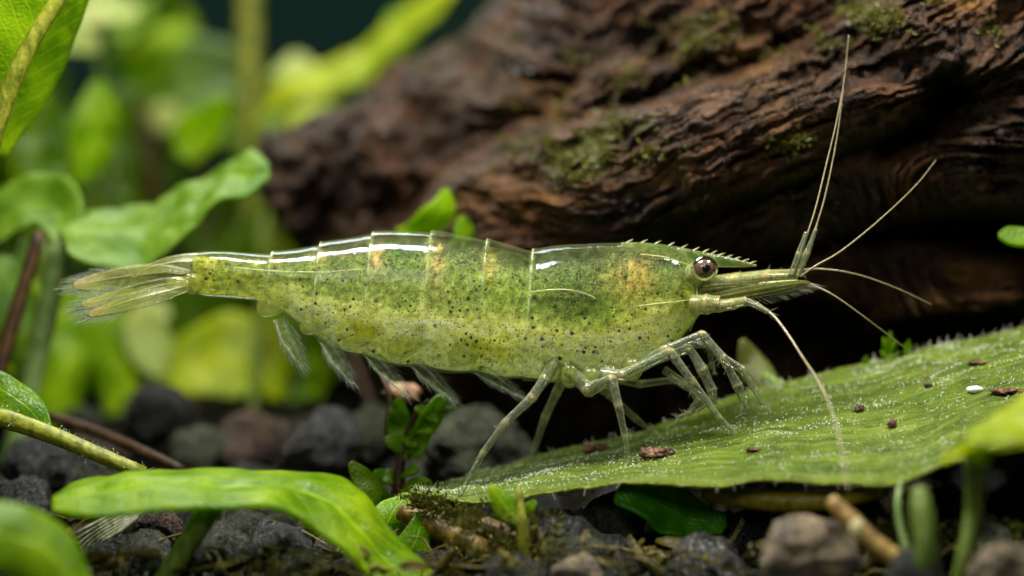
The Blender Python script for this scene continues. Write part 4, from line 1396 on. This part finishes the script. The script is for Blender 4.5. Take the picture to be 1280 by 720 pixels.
# 10 -- sprout in front of the long leaf
pl10 = thing('sprout', 'single green sprout on an upright stalk in front of the long leaf', 'plant', P(655, 720, -1.7))
stem(pl10, [(660, 730, -1.7), (656, 690, -1.7), (652, 650, -1.7), (648, 608, -1.6)], [9, 8, 7, 4], S_YELLOW)
leaf(pl10, [(652, 655, -1.7), (638, 640, -1.7), (626, 626, -1.7), (612, 608, -1.7)], [4, 13, 16, 12, 3], (0.8, 0.35, 0.6), G_FRESH, cup=0.3)
leaf(pl10, [(656, 650, -1.6), (662, 636, -1.6), (670, 626, -1.5)], [3, 6, 7, 3], (0.8, 0.4, -0.5), G_FRESH)

# 11 -- deep green leaf under the long leaf
pl11 = thing('leaf', 'deep green crumpled leaf tucked under the long leaf', 'leaf', P(840, 690, -0.9))
leaf(pl11, [(772, 612, -1.2), (810, 628, -1.1), (850, 645, -1.0), (905, 662, -0.9)], [18, 30, 36, 32, 10], (0.1, 0.55, 0.8), leaf_mat('deep_leaf', lin(56, 132, 4), lin(96, 172, 14), rough=0.25, trans=0.4, vein=0.4), cup=0.25, und=0.2)

# 12 -- olive stalk under the long leaf
pl12 = thing('plant_stalk', 'thick olive-yellow stalk lying under the front edge of the long leaf', 'stem', P(990, 640, -1.6))
stem(pl12, [(880, 616, -1.2), (940, 624, -1.5), (1000, 628, -1.7), (1060, 622, -1.8), (1110, 612, -1.8)], [10, 13, 14, 11, 8], stem_mat('olive_stalk', lin(120, 112, 10), lin(166, 150, 30)))

# 13 -- blurred yellow leaf at the right edge
pl13 = thing('aquatic_plant', 'blurred yellow-green leaf on a curved stalk at the right edge', 'plant', P(1215, 710, -4))
leaf(pl13, [(1184, 578, -4.4), (1218, 548, -4.6), (1262, 530, -4.8), (1350, 524, -5.0)], [8, 40, 58, 70, 70], (0.35, 0.85, 0.55), G_YELLOW, cup=0.06, und=0.22)
stem(pl13, [(1222, 566, -4.4), (1220, 600, -4.0), (1216, 640, -3.7), (1206, 690, -3.8), (1196, 730, -3.8)], [18, 13, 11, 9, 9], S_GREEN)

# 14 -- foreground stalks, lower right
pl14 = thing('plant_stalk', 'blurred bright green upright stalk in the lower right foreground', 'stem', P(1160, 710, -4.4))
stem(pl14, [(1156, 715, -4.4), (1158, 680, -4.4), (1152, 640, -4.3), (1150, 612, -4.2)], [15, 16, 15, 10], S_GREEN)
pl15 = thing('plant_stalk', 'broken brown hollow stalk slanting across the lower right pebbles', 'stem', P(1080, 700, -3.6))
stem(pl15, [(1038, 624, -3.4), (1062, 650, -3.5), (1090, 678, -3.6), (1130, 705, -3.7)], [8, 13, 13, 12], stem_mat('broken_stalk', lin(130, 96, 40), lin(200, 170, 90)))
b = MB()
b.ellipsoid(P(1072, 662, -4.1), (0.09, 0.06, 0.12), 14, 8)
b.build('pale_core', stem_mat('pale_core', lin(230, 214, 150), lin(244, 236, 190)), pl15)
pl16 = thing('bare_stem', 'thin forked pale stem beside the green upright stalk', 'stem', P(1125, 700, -3.0))
stem(pl16, [(1140, 710, -3.2), (1128, 670, -3.1), (1122, 630, -3.0), (1126, 600, -2.8)], [5, 5, 4, 3], S_PALE)

# 17 -- decaying algae-covered stalk in the bottom middle
pl17 = thing('decaying_stalk', 'decaying yellow-brown stalk with algae lying on the gravel in the bottom middle', 'stem', P(590, 700, -0.9))
stem(pl17, [(500, 640, -0.5), (545, 658, -0.7), (590, 680, -0.9), (640, 700, -1.0), (690, 706, -1.0)], [10, 15, 14, 13, 9], stem_mat('decaying', lin(84, 66, 14), lin(150, 118, 34), trans=0.1))
b = MB()
rg = np.random.default_rng(21)
for k in range(150):
    tt = rg.uniform(0, 1)
    q = P(510 + 140 * tt + rg.normal() * 6, 622 + 50 * tt + rg.normal() * 9, -0.75 - 0.2 * tt)
    tuft(b, q, np.array([0, -0.5, 0.8]), rg.uniform(0.05, 0.11), 8, rg)
tag(b.build('algae', M_MOSS, pl17, smooth_=False), 'yellow-green algae tufts on the stalk', kind='stuff')
sh = thing('shell_flake', 'tan oval flake resting on the decaying stalk', 'debris', P(620, 680, -1.0))
b = MB()
a = math.radians(24)
rot = np.array([[math.cos(a), 0, math.sin(a)], [0, 1, 0], [-math.sin(a), 0, math.cos(a)]])
b.ellipsoid(P(622, 662, -1.15), (0.24, 0.12, 0.10), 26, 16, rot, lump=0.3, freq=2.5)
b.build('flake', pebble_mat('tan_flake', lin(110, 84, 56), lin(206, 176, 128), 0.6, 0.4), sh)

# 18 -- pale fibrous dead stem, bottom left
pl18 = thing('dead_stem', 'pale fibrous dead stem fraying beneath the strap leaf', 'stem', P(130, 680, -0.6))
for k in range(7):
    o = k * 5
    stem(pl18, [(186 - k * 1.5, 632 + k * 1.5, -0.7), (150, 640 + o * 0.8, -0.75 - k * .02), (118, 655 + o * 1.0, -0.8), (92 + k * 2, 668 + o * 1.4, -0.8)], [3.2, 3.4, 3.0, 1.6], stem_mat('fibre', lin(120, 124, 90), lin(182, 182, 150)) if k == 0 else bpy.data.materials['fibre'], 6, 'fibre')

# 19 -- small leaves among the wood
pl19 = thing('leaf', 'pointed green leaf rising behind the shrimp back', 'leaf', P(550, 300, 2.6))
leaf(pl19, [(500, 290, 3.0), (530, 285, 2.8), (552, 262, 2.7), (556, 236, 2.7)], [8, 18, 22, 16, 3], (0.9, 0.3, -0.2), G_FRESH, cup=0.2)
leaf(pl19, [(566, 310, 2.8), (580, 296, 2.8), (576, 270, 2.8)], [6, 14, 14, 3], (0.9, 0.3, 0.3), G_FRESH)
pl20 = thing('leaf', 'small green leaf at the right edge below the driftwood', 'leaf', P(1268, 310, 1.2))
leaf(pl20, [(1248, 296, 1.2), (1262, 296, 1.2), (1280, 298, 1.2), (1310, 302, 1.2)], [4, 12, 14, 14, 10], (0.1, 0.5, 0.85), G_SMALL, cup=0.2, und=0.05)
pl21 = thing('plant_bud', 'pale olive leaf bud behind the front claws', 'plant', P(975, 490, 1.7))
stem(pl21, [(1000, 494, 1.5), (976, 482, 1.6), (955, 470, 1.7)], [6, 7, 8], S_GREEN)
leaf(pl21, [(970, 484, 1.6), (950, 466, 1.7), (938, 446, 1.8), (928, 424, 1.8)], [8, 18, 19, 13, 3], (0.8, 0.3, 0.6), leaf_mat('dull_leaf', lin(96, 104, 44), lin(130, 134, 70), trans=0.3), cup=0.4)
# sprigs growing on the back edge of the long leaf
for i, (px, py, k, lab) in enumerate(((1113, 452, 1.0, 'tallest green moss sprig on the back edge of the long leaf'), (1083, 462, 0.45, 'short green sprig left of the tallest one on the leaf edge'), (1136, 446, 0.55, 'thin green sprig right of the tallest one on the leaf edge'))):
    sp = thing('moss_sprig', lab, 'moss', P(px, py, 1.5), 'sprigs on the leaf edge')
    stem(sp, [(px, py + 4, 1.45), (px + 1, py - 12 * k, 1.45), (px - 2, py - 30 * k, 1.45)], [3, 2, 1], S_GREEN, 6)
    for dx, dy in ((-9, -30), (7, -26), (-12, -14), (11, -12), (0, -38)):
        leaf(sp, [(px, py - 2 + dy * k * 0.3, 1.45), (px + dx * k * 0.6, py + dy * k * 0.7, 1.42), (px + dx * k, py + dy * k, 1.4)], [2, 5 * k + 1, 4 * k, 1], (0.8, 0.4, 0.5), G_SMALL, solid=0.015, nu=12, nv=5, und=0.0)

# ------------------------------------------------------------------ far plants, out of focus
def far_plant(label, base, parts):
    r = thing('background_plant', label, 'plant', P(*base), 'plants out of focus behind')
    for p in parts:
        if p[0] == 's':
            stem(r, p[1], p[2], p[3])
        else:
            leaf(r, p[1], p[2], p[3], p[4], cup=p[5] if len(p) > 5 else 0.15, und=0.15, nu=26, nv=9)
    return r


far_plant('plant with a yellowish upright stem and wide arching leaves, top left of the wood', (310, 400, 12), [
    ('s', [(318, 400, 12), (314, 250, 12), (312, 130, 12), (311, -40, 12)], [10, 12, 14, 15], S_YELLOW),
    ('l', [(318, 165, 11.6), (370, 112, 11.4), (430, 95, 11.2), (490, 60, 11), (590, -40, 10.6)], [10, 30, 32, 36, 40, 26], (0.3, 0.6, 0.75), G_YELLOW, 0.25),
    ('l', [(330, 120, 12.5), (352, 90, 12.4), (380, 110, 12.2), (400, 150, 12)], [6, 22, 30, 26, 10], (0.6, 0.5, 0.6), G_PALE),
    ('l', [(470, 70, 12), (520, 30, 12), (560, -30, 12)], [16, 34, 40, 30], (0.5, 0.3, 0.8), G_FRESH)])
far_plant('round dark leaf left of the yellowish stem', (240, 300, 13), [
    ('s', [(258, 320, 13.4), (256, 220, 13.4), (252, 140, 13.2)], [5, 5, 5], S_BROWN),
    ('l', [(190, 130, 13), (230, 100, 13), (265, 92, 13), (310, 110, 13)], [16, 44, 52, 46, 14], (0.1, 0.4, 0.9), G_DARK)])
far_plant('pale leaf cluster near the top left corner', (120, 200, 11), [
    ('l', [(50, 30, 11), (90, 12, 11), (130, 10, 11), (175, 18, 11)], [14, 34, 38, 30, 8], (0.1, 0.6, 0.8), G_PALE),
    ('l', [(60, 60, 10), (80, 50, 10), (104, 52, 10), (124, 62, 10)], [6, 16, 18, 14, 4], (0.1, 0.5, 0.8), G_PALE),
    ('l', [(150, 60, 12), (180, 40, 12), (205, 20, 12), (220, -20, 12)], [10, 24, 28, 24, 8], (0.6, 0.4, 0.6), G_DARK),
    ('s', [(138, 240, 11.4), (132, 150, 11.2), (122, 60, 11), (118, 0, 11)], [5, 5, 5, 4], S_GREEN)])
far_plant('broad dark green leaf along the left edge', (30, 420, 6), [
    ('l', [(60, 300, 6), (52, 230, 6), (40, 160, 6), (20, 70, 6)], [20, 38, 44, 40, 10], (1, 0.4, 0.1), G_DARK),
    ('l', [(10, 320, 6.6), (0, 260, 6.6), (-14, 200, 6.6), (-30, 130, 6.6)], [14, 30, 34, 28, 8], (1, 0.5, 0.1), G_DARK),
    ('s', [(40, 470, 6.2), (54, 380, 6.1), (60, 300, 6)], [7, 7, 6], S_GREEN)])
far_plant('mid green upright leaf with a brown stem behind the curled leaf', (170, 420, 12), [
    ('l', [(150, 260, 12), (140, 200, 12), (150, 150, 12), (166, 100, 12)], [20, 36, 38, 30, 8], (1, 0.4, 0.2), G_DARK),
    ('s', [(200, 420, 12.4), (196, 300, 12.2), (188, 200, 12), (178, 130, 12)], [9, 9, 8, 7], S_BROWN),
    ('l', [(205, 165, 12), (206, 145, 12), (205, 128, 12)], [8, 20, 20, 8], (1, 0.2, 0.2), G_PALE)])  # this small round pale blade stands in for a blurred bokeh highlight
far_plant('bright round leaf low behind the shrimp, beside a dark stem', (290, 560, 8), [
    ('l', [(196, 500, 8.2), (235, 462, 8), (285, 448, 8), (330, 462, 8), (352, 500, 8)], [18, 46, 60, 54, 14], (0.1, 0.55, 0.85), G_YELLOW),
    ('s', [(316, 540, 7.4), (318, 480, 7.4), (322, 420, 7.4), (330, 360, 7.4)], [7, 7, 6, 6], S_GREEN),
    ('l', [(336, 470, 8.6), (360, 470, 8.6), (385, 490, 8.6), (398, 530, 8.6)], [14, 32, 36, 28, 8], (0.3, 0.5, 0.8), G_FRESH)])
far_plant('pale yellow blurred leaf under the tail fan', (180, 540, 9), [
    ('l', [(148, 430, 9), (165, 405, 9), (186, 392, 9), (212, 388, 9)], [8, 22, 26, 22, 6], (0.3, 0.5, 0.8), G_PALE),
    ('l', [(120, 540, 9), (126, 470, 9), (140, 420, 9), (160, 360, 9)], [14, 32, 36, 30, 8], (1, 0.4, 0.1), G_FRESH),
    ('s', [(112, 520, 9.4), (124, 470, 9.2), (150, 430, 9)], [8, 8, 6], S_RED)])
far_plant('dim green leaves between the curled leaf and the wood', (300, 420, 11), [
    ('l', [(280, 400, 11), (300, 350, 11), (322, 300, 11), (344, 250, 11)], [20, 34, 38, 30, 8], (0.9, 0.4, 0.3), G_DARK),
    ('l', [(330, 330, 10), (342, 300, 10), (346, 270, 10), (338, 244, 10)], [8, 20, 22, 16, 4], (1, 0.3, 0.1), G_PALE),
    ('l', [(230, 420, 11.5), (250, 380, 11.5), (262, 340, 11.5), (268, 290, 11.5)], [18, 34, 36, 28, 8], (1, 0.4, 0.2), G_DARK),
    ('l', [(390, 470, 10.5), (400, 430, 10.5), (420, 400, 10.5), (450, 380, 10.5)], [14, 26, 28, 22, 6], (1, 0.4, 0.4), G_DARK),
    ('s', [(470, 560, 5.6), (462, 500, 5.8), (440, 440, 6)], [6, 6, 5], S_BROWN)])
far_plant('dark leaves low behind the left stems', (80, 560, 8.5), [
    ('l', [(70, 520, 8.5), (90, 460, 8.5), (100, 420, 8.5), (96, 360, 8.5)], [18, 32, 36, 28, 8], (1, 0.5, 0.1), G_FRESH),
    ('l', [(20, 560, 9), (30, 480, 9), (20, 420, 9), (6, 350, 9)], [18, 36, 40, 32, 8], (1, 0.5, 0.1), G_DARK),
    ('l', [(210, 520, 10), (220, 470, 10), (210, 420, 10), (220, 370, 10)], [18, 30, 34, 28, 8], (1, 0.5, 0.1), G_DARK)])

far_plant('fresh green leaves standing behind the left stems and the runner', (120, 560, 7), [
    ('l', [(60, 560, 7), (76, 480, 7), (84, 420, 7), (78, 350, 7)], [14, 30, 34, 28, 8], (1, 0.4, 0.1), G_FRESH),
    ('l', [(150, 520, 7.6), (150, 460, 7.6), (130, 410, 7.6), (122, 350, 7.6)], [14, 28, 32, 26, 8], (1, 0.4, 0.1), G_FRESH),
    ('l', [(200, 470, 7.6), (190, 440, 7.6), (180, 410, 7.6), (182, 380, 7.6)], [10, 26, 30, 24, 8], (1, 0.4, 0.1), G_PALE),
    ('l', [(0, 470, 6.4), (14, 420, 6.4), (24, 380, 6.4), (20, 320, 6.4)], [14, 30, 34, 28, 8], (1, 0.4, 0.1), G_FRESH),
    ('l', [(390, 500, 8), (400, 460, 8), (398, 420, 8), (384, 380, 8)], [12, 22, 24, 20, 6], (1, 0.4, 0.1), G_FRESH),
    ('l', [(100, 230, 8), (110, 190, 8), (120, 150, 8), (126, 100, 8)], [12, 30, 34, 28, 8], (1, 0.4, 0.1), G_FRESH),
    ('l', [(230, 200, 9), (246, 170, 9), (262, 150, 9), (280, 120, 9)], [12, 30, 34, 28, 8], (1, 0.4, 0.3), G_FRESH),
    ('l', [(340, 200, 10), (360, 170, 10), (390, 150, 10), (430, 140, 10)], [12, 24, 26, 20, 6], (0.6, 0.4, 0.7), G_YELLOW)])
far_plant('wall of soft dark leaves at the back of the tank', (200, 420, 17), [
    ('l', [(q[0], q[1], 17 + (i % 3)), (q[0] + q[2] * 0.3, q[1] - 50, 17), (q[0] + q[2] * 0.7, q[1] - 95, 17), (q[0] + q[2], q[1] - 130, 17 + (i % 2))], [20, 46, 54, 44, 10], (1, 0.4, 0.2), (G_DARK, G_DARK, G_FRESH, G_MID)[i % 4])
    for i, q in enumerate(((20, 180, 20), (90, 250, -30), (150, 330, 30), (215, 240, -20), (250, 360, 40), (60, 400, -20), (330, 430, 20), (130, 470, -20), (400, 500, 30), (280, 520, -40), (200, 470, 20), (10, 500, 30), (440, 470, 20), (230, 230, 40), (180, 120, 30), (360, 250, -60)))])

# ------------------------------------------------------------------ pebbles
PM = {
    'black': pebble_mat('black_pebble', (0.008, 0.008, 0.008), (0.06, 0.06, 0.056), 0.4, 0.5),  # pale spots: specks of the stone plus painted-in sparkle
    'grey': pebble_mat('grey_pebble', (0.016, 0.016, 0.015), (0.14, 0.135, 0.12), 0.8, 0.45, spots=(0.6, 0.58, 0.5)),
    'mossy': pebble_mat('mossy_pebble', (0.008, 0.008, 0.007), (0.05, 0.05, 0.036), 0.35, 0.5, moss=0.8),
    'tan': pebble_mat('tan_pebble', lin(92, 88, 80), lin(206, 178, 132), 0.5, 0.5, spots=(0.7, 0.62, 0.45)),
    'brown': pebble_mat('brown_pebble', (0.02, 0.012, 0.008), (0.14, 0.075, 0.04), 0.3, 0.25, spots=(0.5, 0.4, 0.3)),
    'olive': pebble_mat('olive_pebble', (0.02, 0.022, 0.012), (0.10, 0.11, 0.06), 0.2, 0.6, moss=0.5),
}
PMESH = {}
for k in range(7):
    b = MB()
    b.ellipsoid((0, 0, 0), (1, 0.95, 0.82), 56, 36, lump=0.24, freq=1.0, seed=k * 9.7)
    g = b.v[0]
    nn = g / np.linalg.norm(g, axis=1)[:, None]
    g += nn * (0.07 * fbm(g[:, 0] * 4 + k, g[:, 1] * 4, g[:, 2] * 4, 4))[:, None]
    b.v[0] = g
    PMESH[k] = b
MESHES = {}


def pebble(px, py, y, r, kind, label, group=None, shape=None, sq=1.0):
    k = int(shape if shape is not None else rng.integers(0, 7))
    key = (k, kind)
    if key not in MESHES:
        me = PMESH[k].mesh('pebble')
        me.materials.append(PM[kind])
        MESHES[key] = me
    o = bpy.data.objects.new('pebble', MESHES[key])
    COL.objects.link(o)
    o.location = tuple(P(px, py, y))
    s = r * sc(y)
    o.scale = (s, s * 0.95, s * sq)
    o.rotation_euler = (rng.uniform(-0.5, 0.5), rng.uniform(-0.5, 0.5), rng.uniform(0, 6.28))
    return tag(o, label, 'pebble', group or 'pebbles of the gravel bed')


for a in (
        (714, 676, -0.9, 47, 'black', 'large rounded black pebble under the front edge of the long leaf', 0),
        (884, 712, -1.6, 52, 'grey', 'white-flecked grey pebble at the bottom edge below the deep green leaf', 1),
        (352, 688, -0.8, 45, 'black', 'round black pebble beneath the bend of the strap leaf', 2),
        (276, 694, -0.9, 42, 'mossy', 'mossy black pebble right of the strap leaf stalk', 3),
        (1016, 694, -3.2, 58, 'tan', 'large blurred grey and tan pebble in the lower right foreground', 4),
        (1146, 722, -4.2, 40, 'black', 'blurred dark pebble at the bottom edge below the green stalk', 5),
        (1258, 722, -4.0, 52, 'tan', 'blurred tan pebble in the bottom right corner', 6),
        (720, 722, -2.2, 34, 'tan', 'brownish pebble cut by the bottom edge left of the white-flecked one', 3),
        (640, 734, -2.0, 44, 'black', 'flat dark pebble cut by the bottom edge below the sprout', 0),
        (780, 704, -1.0, 30, 'grey', 'small speckled grey pebble between the black and white-flecked pebbles', 2),
        (938, 676, -0.6, 42, 'black', 'dark pebble in the shade of the long leaf', 5),
        (765, 655, -0.5, 44, 'olive', 'pale olive stone under the long leaf beside the black pebble', 6),
        (414, 688, -0.5, 24, 'brown', 'small glossy brown pebble right of the round black one', 1),
        (472, 708, -0.9, 32, 'black', 'black pebble in the gap under the strap leaf', 4),
        (432, 716, -1.0, 24, 'black', 'small dark pebble at the bottom edge under the strap leaf', 2),
        (202, 660, -0.4, 30, 'brown', 'glossy brown pebble beneath the strap leaf left of its stalk', 3),
        (138, 694, -0.7, 32, 'black', 'glinting black pebble beside the fibrous dead stem', 5),
        (186, 708, -0.9, 46, 'mossy', 'large mossy pebble at the bottom edge below the glossy brown one', 0),
        (240, 706, -0.4, 28, 'mossy', 'mossy pebble hidden behind the strap leaf stalk', 6),
        (196, 520, 5.2, 44, 'black', 'blurred dark pebble in front of the bright round leaf', 1),
        (250, 566, 4.4, 42, 'olive', 'blurred olive pebble behind the strap leaf', 2),
        (320, 556, 4.6, 52, 'brown', 'blurred brownish pebble behind the middle of the strap leaf', 4),
        (408, 556, 3.4, 48, 'black', 'blurred black pebble left of the plantlet', 3),
        (466, 548, 4.2, 44, 'olive', 'blurred grey-olive pebble just left of the plantlet', 5),
        (594, 566, 2.6, 66, 'olive', 'greenish blurred stone behind the hind leg', 6),
        (58, 590, 2.4, 54, 'black', 'dark pebble behind the hairy runner', 0),
        (128, 604, 1.8, 44, 'mossy', 'dark mossy pebble between the runner and the strap leaf', 2),
        (20, 640, 0.6, 52, 'black', 'dark pebble below the hairy runner at the left edge', 3),
        (1040, 668, -0.8, 40, 'mossy', 'mossy pebble in the shade right of the dark one', 1),
        (1236, 682, -1.6, 44, 'olive', 'mossy olive stone behind the curved stalk at the right', 4),
        (1120, 690, -1.2, 40, 'mossy', 'dark mossy stone behind the forked stem', 5)):
    pebble(*a[:6], shape=a[6])

pebble_i = 0
rg = np.random.default_rng(33)
FILL = {}
HIDDEN = {0, 2, 9, 10, 11, 16, 18, 20, 22, 23, 24, 26, 29, 30, 31, 36, 38, 39, 42, 46, 50, 51, 56, 59, 60, 63, 65, 73, 79, 81, 83, 85, 88, 97, 98, 100, 105, 106, 112, 113, 114, 116, 117, 118, 121, 123, 124, 129, 133, 134, 135, 136, 139, 148, 149}
for k in range(150):
    x = rg.uniform(-8.5, 8.5)
    y = rg.uniform(-1.5, 9.5)
    r = rg.uniform(0.22, 0.5)
    s = (DIST + y) / DIST
    px, py = x / s * 100 + 640, 360 - ((float(ground_z(x, y)) + r * 0.3) - CAMZ) / s * 100
    if not (-30 < px < 1310 and py < 745):
        continue
    kind = ['black', 'black', 'mossy', 'brown', 'mossy', 'olive', 'black'][rg.integers(0, 7)]
    zone = ('under the strap leaf' if px < 470 else 'under the long leaf' if px < 900 else 'below the right part of the long leaf') if y < 1.5 else ('far back behind the strap leaf' if px < 470 else 'far back under the driftwood')
    word = {'black': 'black', 'mossy': 'mossy dark', 'brown': 'brownish', 'olive': 'olive grey'}[kind]
    if k in HIDDEN:
        continue
    o = pebble(px, py, y, r * 100 / s, kind, 'x', '%s pebbles %s' % (word, zone))
    o['fill'] = k
    FILL.setdefault((word, zone), []).append((px, o))
ORD = 'first second third fourth fifth sixth seventh eighth ninth tenth eleventh twelfth'.split()
for (word, zone), lst in FILL.items():
    lst.sort(key=lambda q: q[0])
    for i, (px, o) in enumerate(lst):
        o['label'] = 'small %s pebble %s%s' % (word, zone, '' if len(lst) == 1 else ', %s from the left' % ORD[min(i, 11)])
        del o['fill']

# fine grit between the pebbles
b = MB()
for k in range(2600):
    x, y = rg.uniform(-8, 8), rg.uniform(-3.4, 6)
    r = rg.uniform(0.02, 0.08)
    b.add(np.array([x, y, float(ground_z(x, y)) + r * 0.4]) + oct_v * r * rg.uniform(0.6, 1.3, size=(6, 1)), oct_f)
tag(b.build('grit', PM['mossy'], origin=(0, 0, 0)), 'dark fine grit between the pebbles', 'gravel', kind='stuff')
# thread algae and rotting fibres trailing over the gravel
b = MB()
for k in range(170):
    x, y = rg.uniform(-6.5, 6.8), rg.uniform(-2.6, 1.2)
    z = float(ground_z(x, y)) + rg.uniform(0.12, 0.45)
    q = np.array([x, y, z])
    d = np.array([rg.normal(), rg.normal() * 0.6, rg.normal() * 0.35])
    d = d / np.linalg.norm(d) * rg.uniform(0.15, 0.5)
    b.tube([q - d, q - d * 0.3 + rg.normal(size=3) * 0.07, q + d * 0.4 + rg.normal(size=3) * 0.07, q + d], [0.006, 0.012, 0.011, 0.003], 5)
tag(b.build('algae_threads', stem_mat('thread_algae', lin(74, 70, 14), lin(146, 136, 52))), 'olive thread algae and rotting fibres over the gravel', 'algae', kind='stuff')
# scraps of dead leaf scattered over the gravel
b = MB()
for k in range(230):
    x, y = rg.uniform(-6.5, 6.8), rg.uniform(-2.4, 2.6)
    q = np.array([x, y, float(ground_z(x, y)) + rg.uniform(0.12, 0.40)])
    d = rg.normal(size=3) * (1, 0.8, 0.5)
    d = d / np.linalg.norm(d) * rg.uniform(0.08, 0.24)
    s = np.cross(d, rg.normal(size=3))
    s = s / np.linalg.norm(s) * np.linalg.norm(d) * rg.uniform(0.25, 0.55)
    n = np.cross(d, s)
    n = n / (np.linalg.norm(n) + 1e-9) * 0.04
    g = np.array([[q + d * a + s * c * (1 - 0.75 * a * a) + n * (c * c * rg.uniform(0.4, 1.6) + a) for c in (-1, -0.3, 0.4, 1)] for a in (-1, -0.4, 0.2, 0.7, 1)])
    b.grid(g)
tag(b.build('plant_litter', leaf_mat('dead_leaf', lin(64, 60, 16), lin(128, 112, 40), rough=0.4, trans=0.25, vein=0.3, spots=0.6), solid=0.012), 'scraps of olive and brown dead leaf over the gravel', 'litter', kind='stuff')
# algae on the ground, lower right
b = MB()
for k in range(2400):
    x, y = rg.uniform(-7, 7), rg.uniform(-3.0, 3.5)
    if float(fbm(x * 0.9, y * 0.9, 5.0, 2)) < 0.0:
        continue
    tuft(b, np.array([x, y, float(ground_z(x, y)) + rg.uniform(0.05, 0.32)]), np.array([0, -0.3, 0.9]), rg.uniform(0.03, 0.09), 8, rg)
for k in range(420):
    px, py = (rg.uniform(1080, 1290), rg.uniform(655, 700)) if k % 3 else (rg.uniform(560, 700), rg.uniform(640, 700))
    q = P(px, py, -1.6 + rg.uniform(-.4, .4))
    tuft(b, q, np.array([0, -0.4, 0.9]), rg.uniform(0.05, 0.11), 8, rg)
tag(b.build('ground_moss', M_MOSS, smooth_=False), 'yellow-green algae carpet on the gravel', 'moss', kind='stuff')

# ------------------------------------------------------------------ bits lying on the long leaf
t = NT('brown_crumb')
oc = t.coord()
c = t.mix(t.ramp(t.noise(oc, 12, 5), [(0.4, 0.0), (0.65, 1.0)]), lin(52, 36, 22), lin(164, 116, 84))
M_CRUMB = t.done(t.bsdf(Base_Color=c, Roughness=0.45, Normal=t.bump(t.noise(oc, 30, 4), 0.6, 0.04)))
t = NT('white_flake')
M_WFLAKE = t.done(t.bsdf(Base_Color=(0.8, 0.83, 0.85), Roughness=0.3))
for i, (px, py, rx, rz, m, lab) in enumerate((
        (822, 574, 20, 8, M_CRUMB, 'largest ragged brown crumb on the long leaf beside the upright leg'),
        (744, 566, 15, 7, M_CRUMB, 'dark crumb at the back edge of the long leaf between the legs'),
        (1073, 516, 7, 6, M_CRUMB, 'dark round crumb near the middle of the long leaf'),
        (1115, 536, 7, 6, M_CRUMB, 'dark crumb right of the round one, nearer the front edge'),
        (1219, 493, 13, 5, M_WFLAKE, 'white oval flake on the right part of the long leaf'),
        (1262, 494, 20, 4, M_CRUMB, 'brownish smear of debris right of the white flake'),
        (1222, 456, 12, 3, M_CRUMB, 'thin brown splinter on the leaf above the white flake'),
        (942, 566, 11, 2.5, M_CRUMB, 'thin brown splinter near the front edge of the leaf'),
        (1160, 487, 6, 4, M_CRUMB, 'tiny brown crumb left of the white flake'))):
    q = leaf_at(px, py)
    b = MB()
    for k in range(3 if rx > 12 and m is M_CRUMB else 1):
        o = (k - 1) * rx * 0.006 if rx > 12 and m is M_CRUMB else 0
        b.ellipsoid(q + np.array([o, 0.03 * k, rz * 0.006 + 0.02]), (rx / 100 * (0.6 if o or k else 0.85), rx / 100 * 0.6, rz / 100 * (1 - 0.2 * k)), 16, 10, lump=0.6 if m is M_CRUMB else 0.1, freq=2.4, seed=i * 3.1 + k)
    tag(b.build('debris', m), lab, 'debris', 'bits lying on the long leaf')
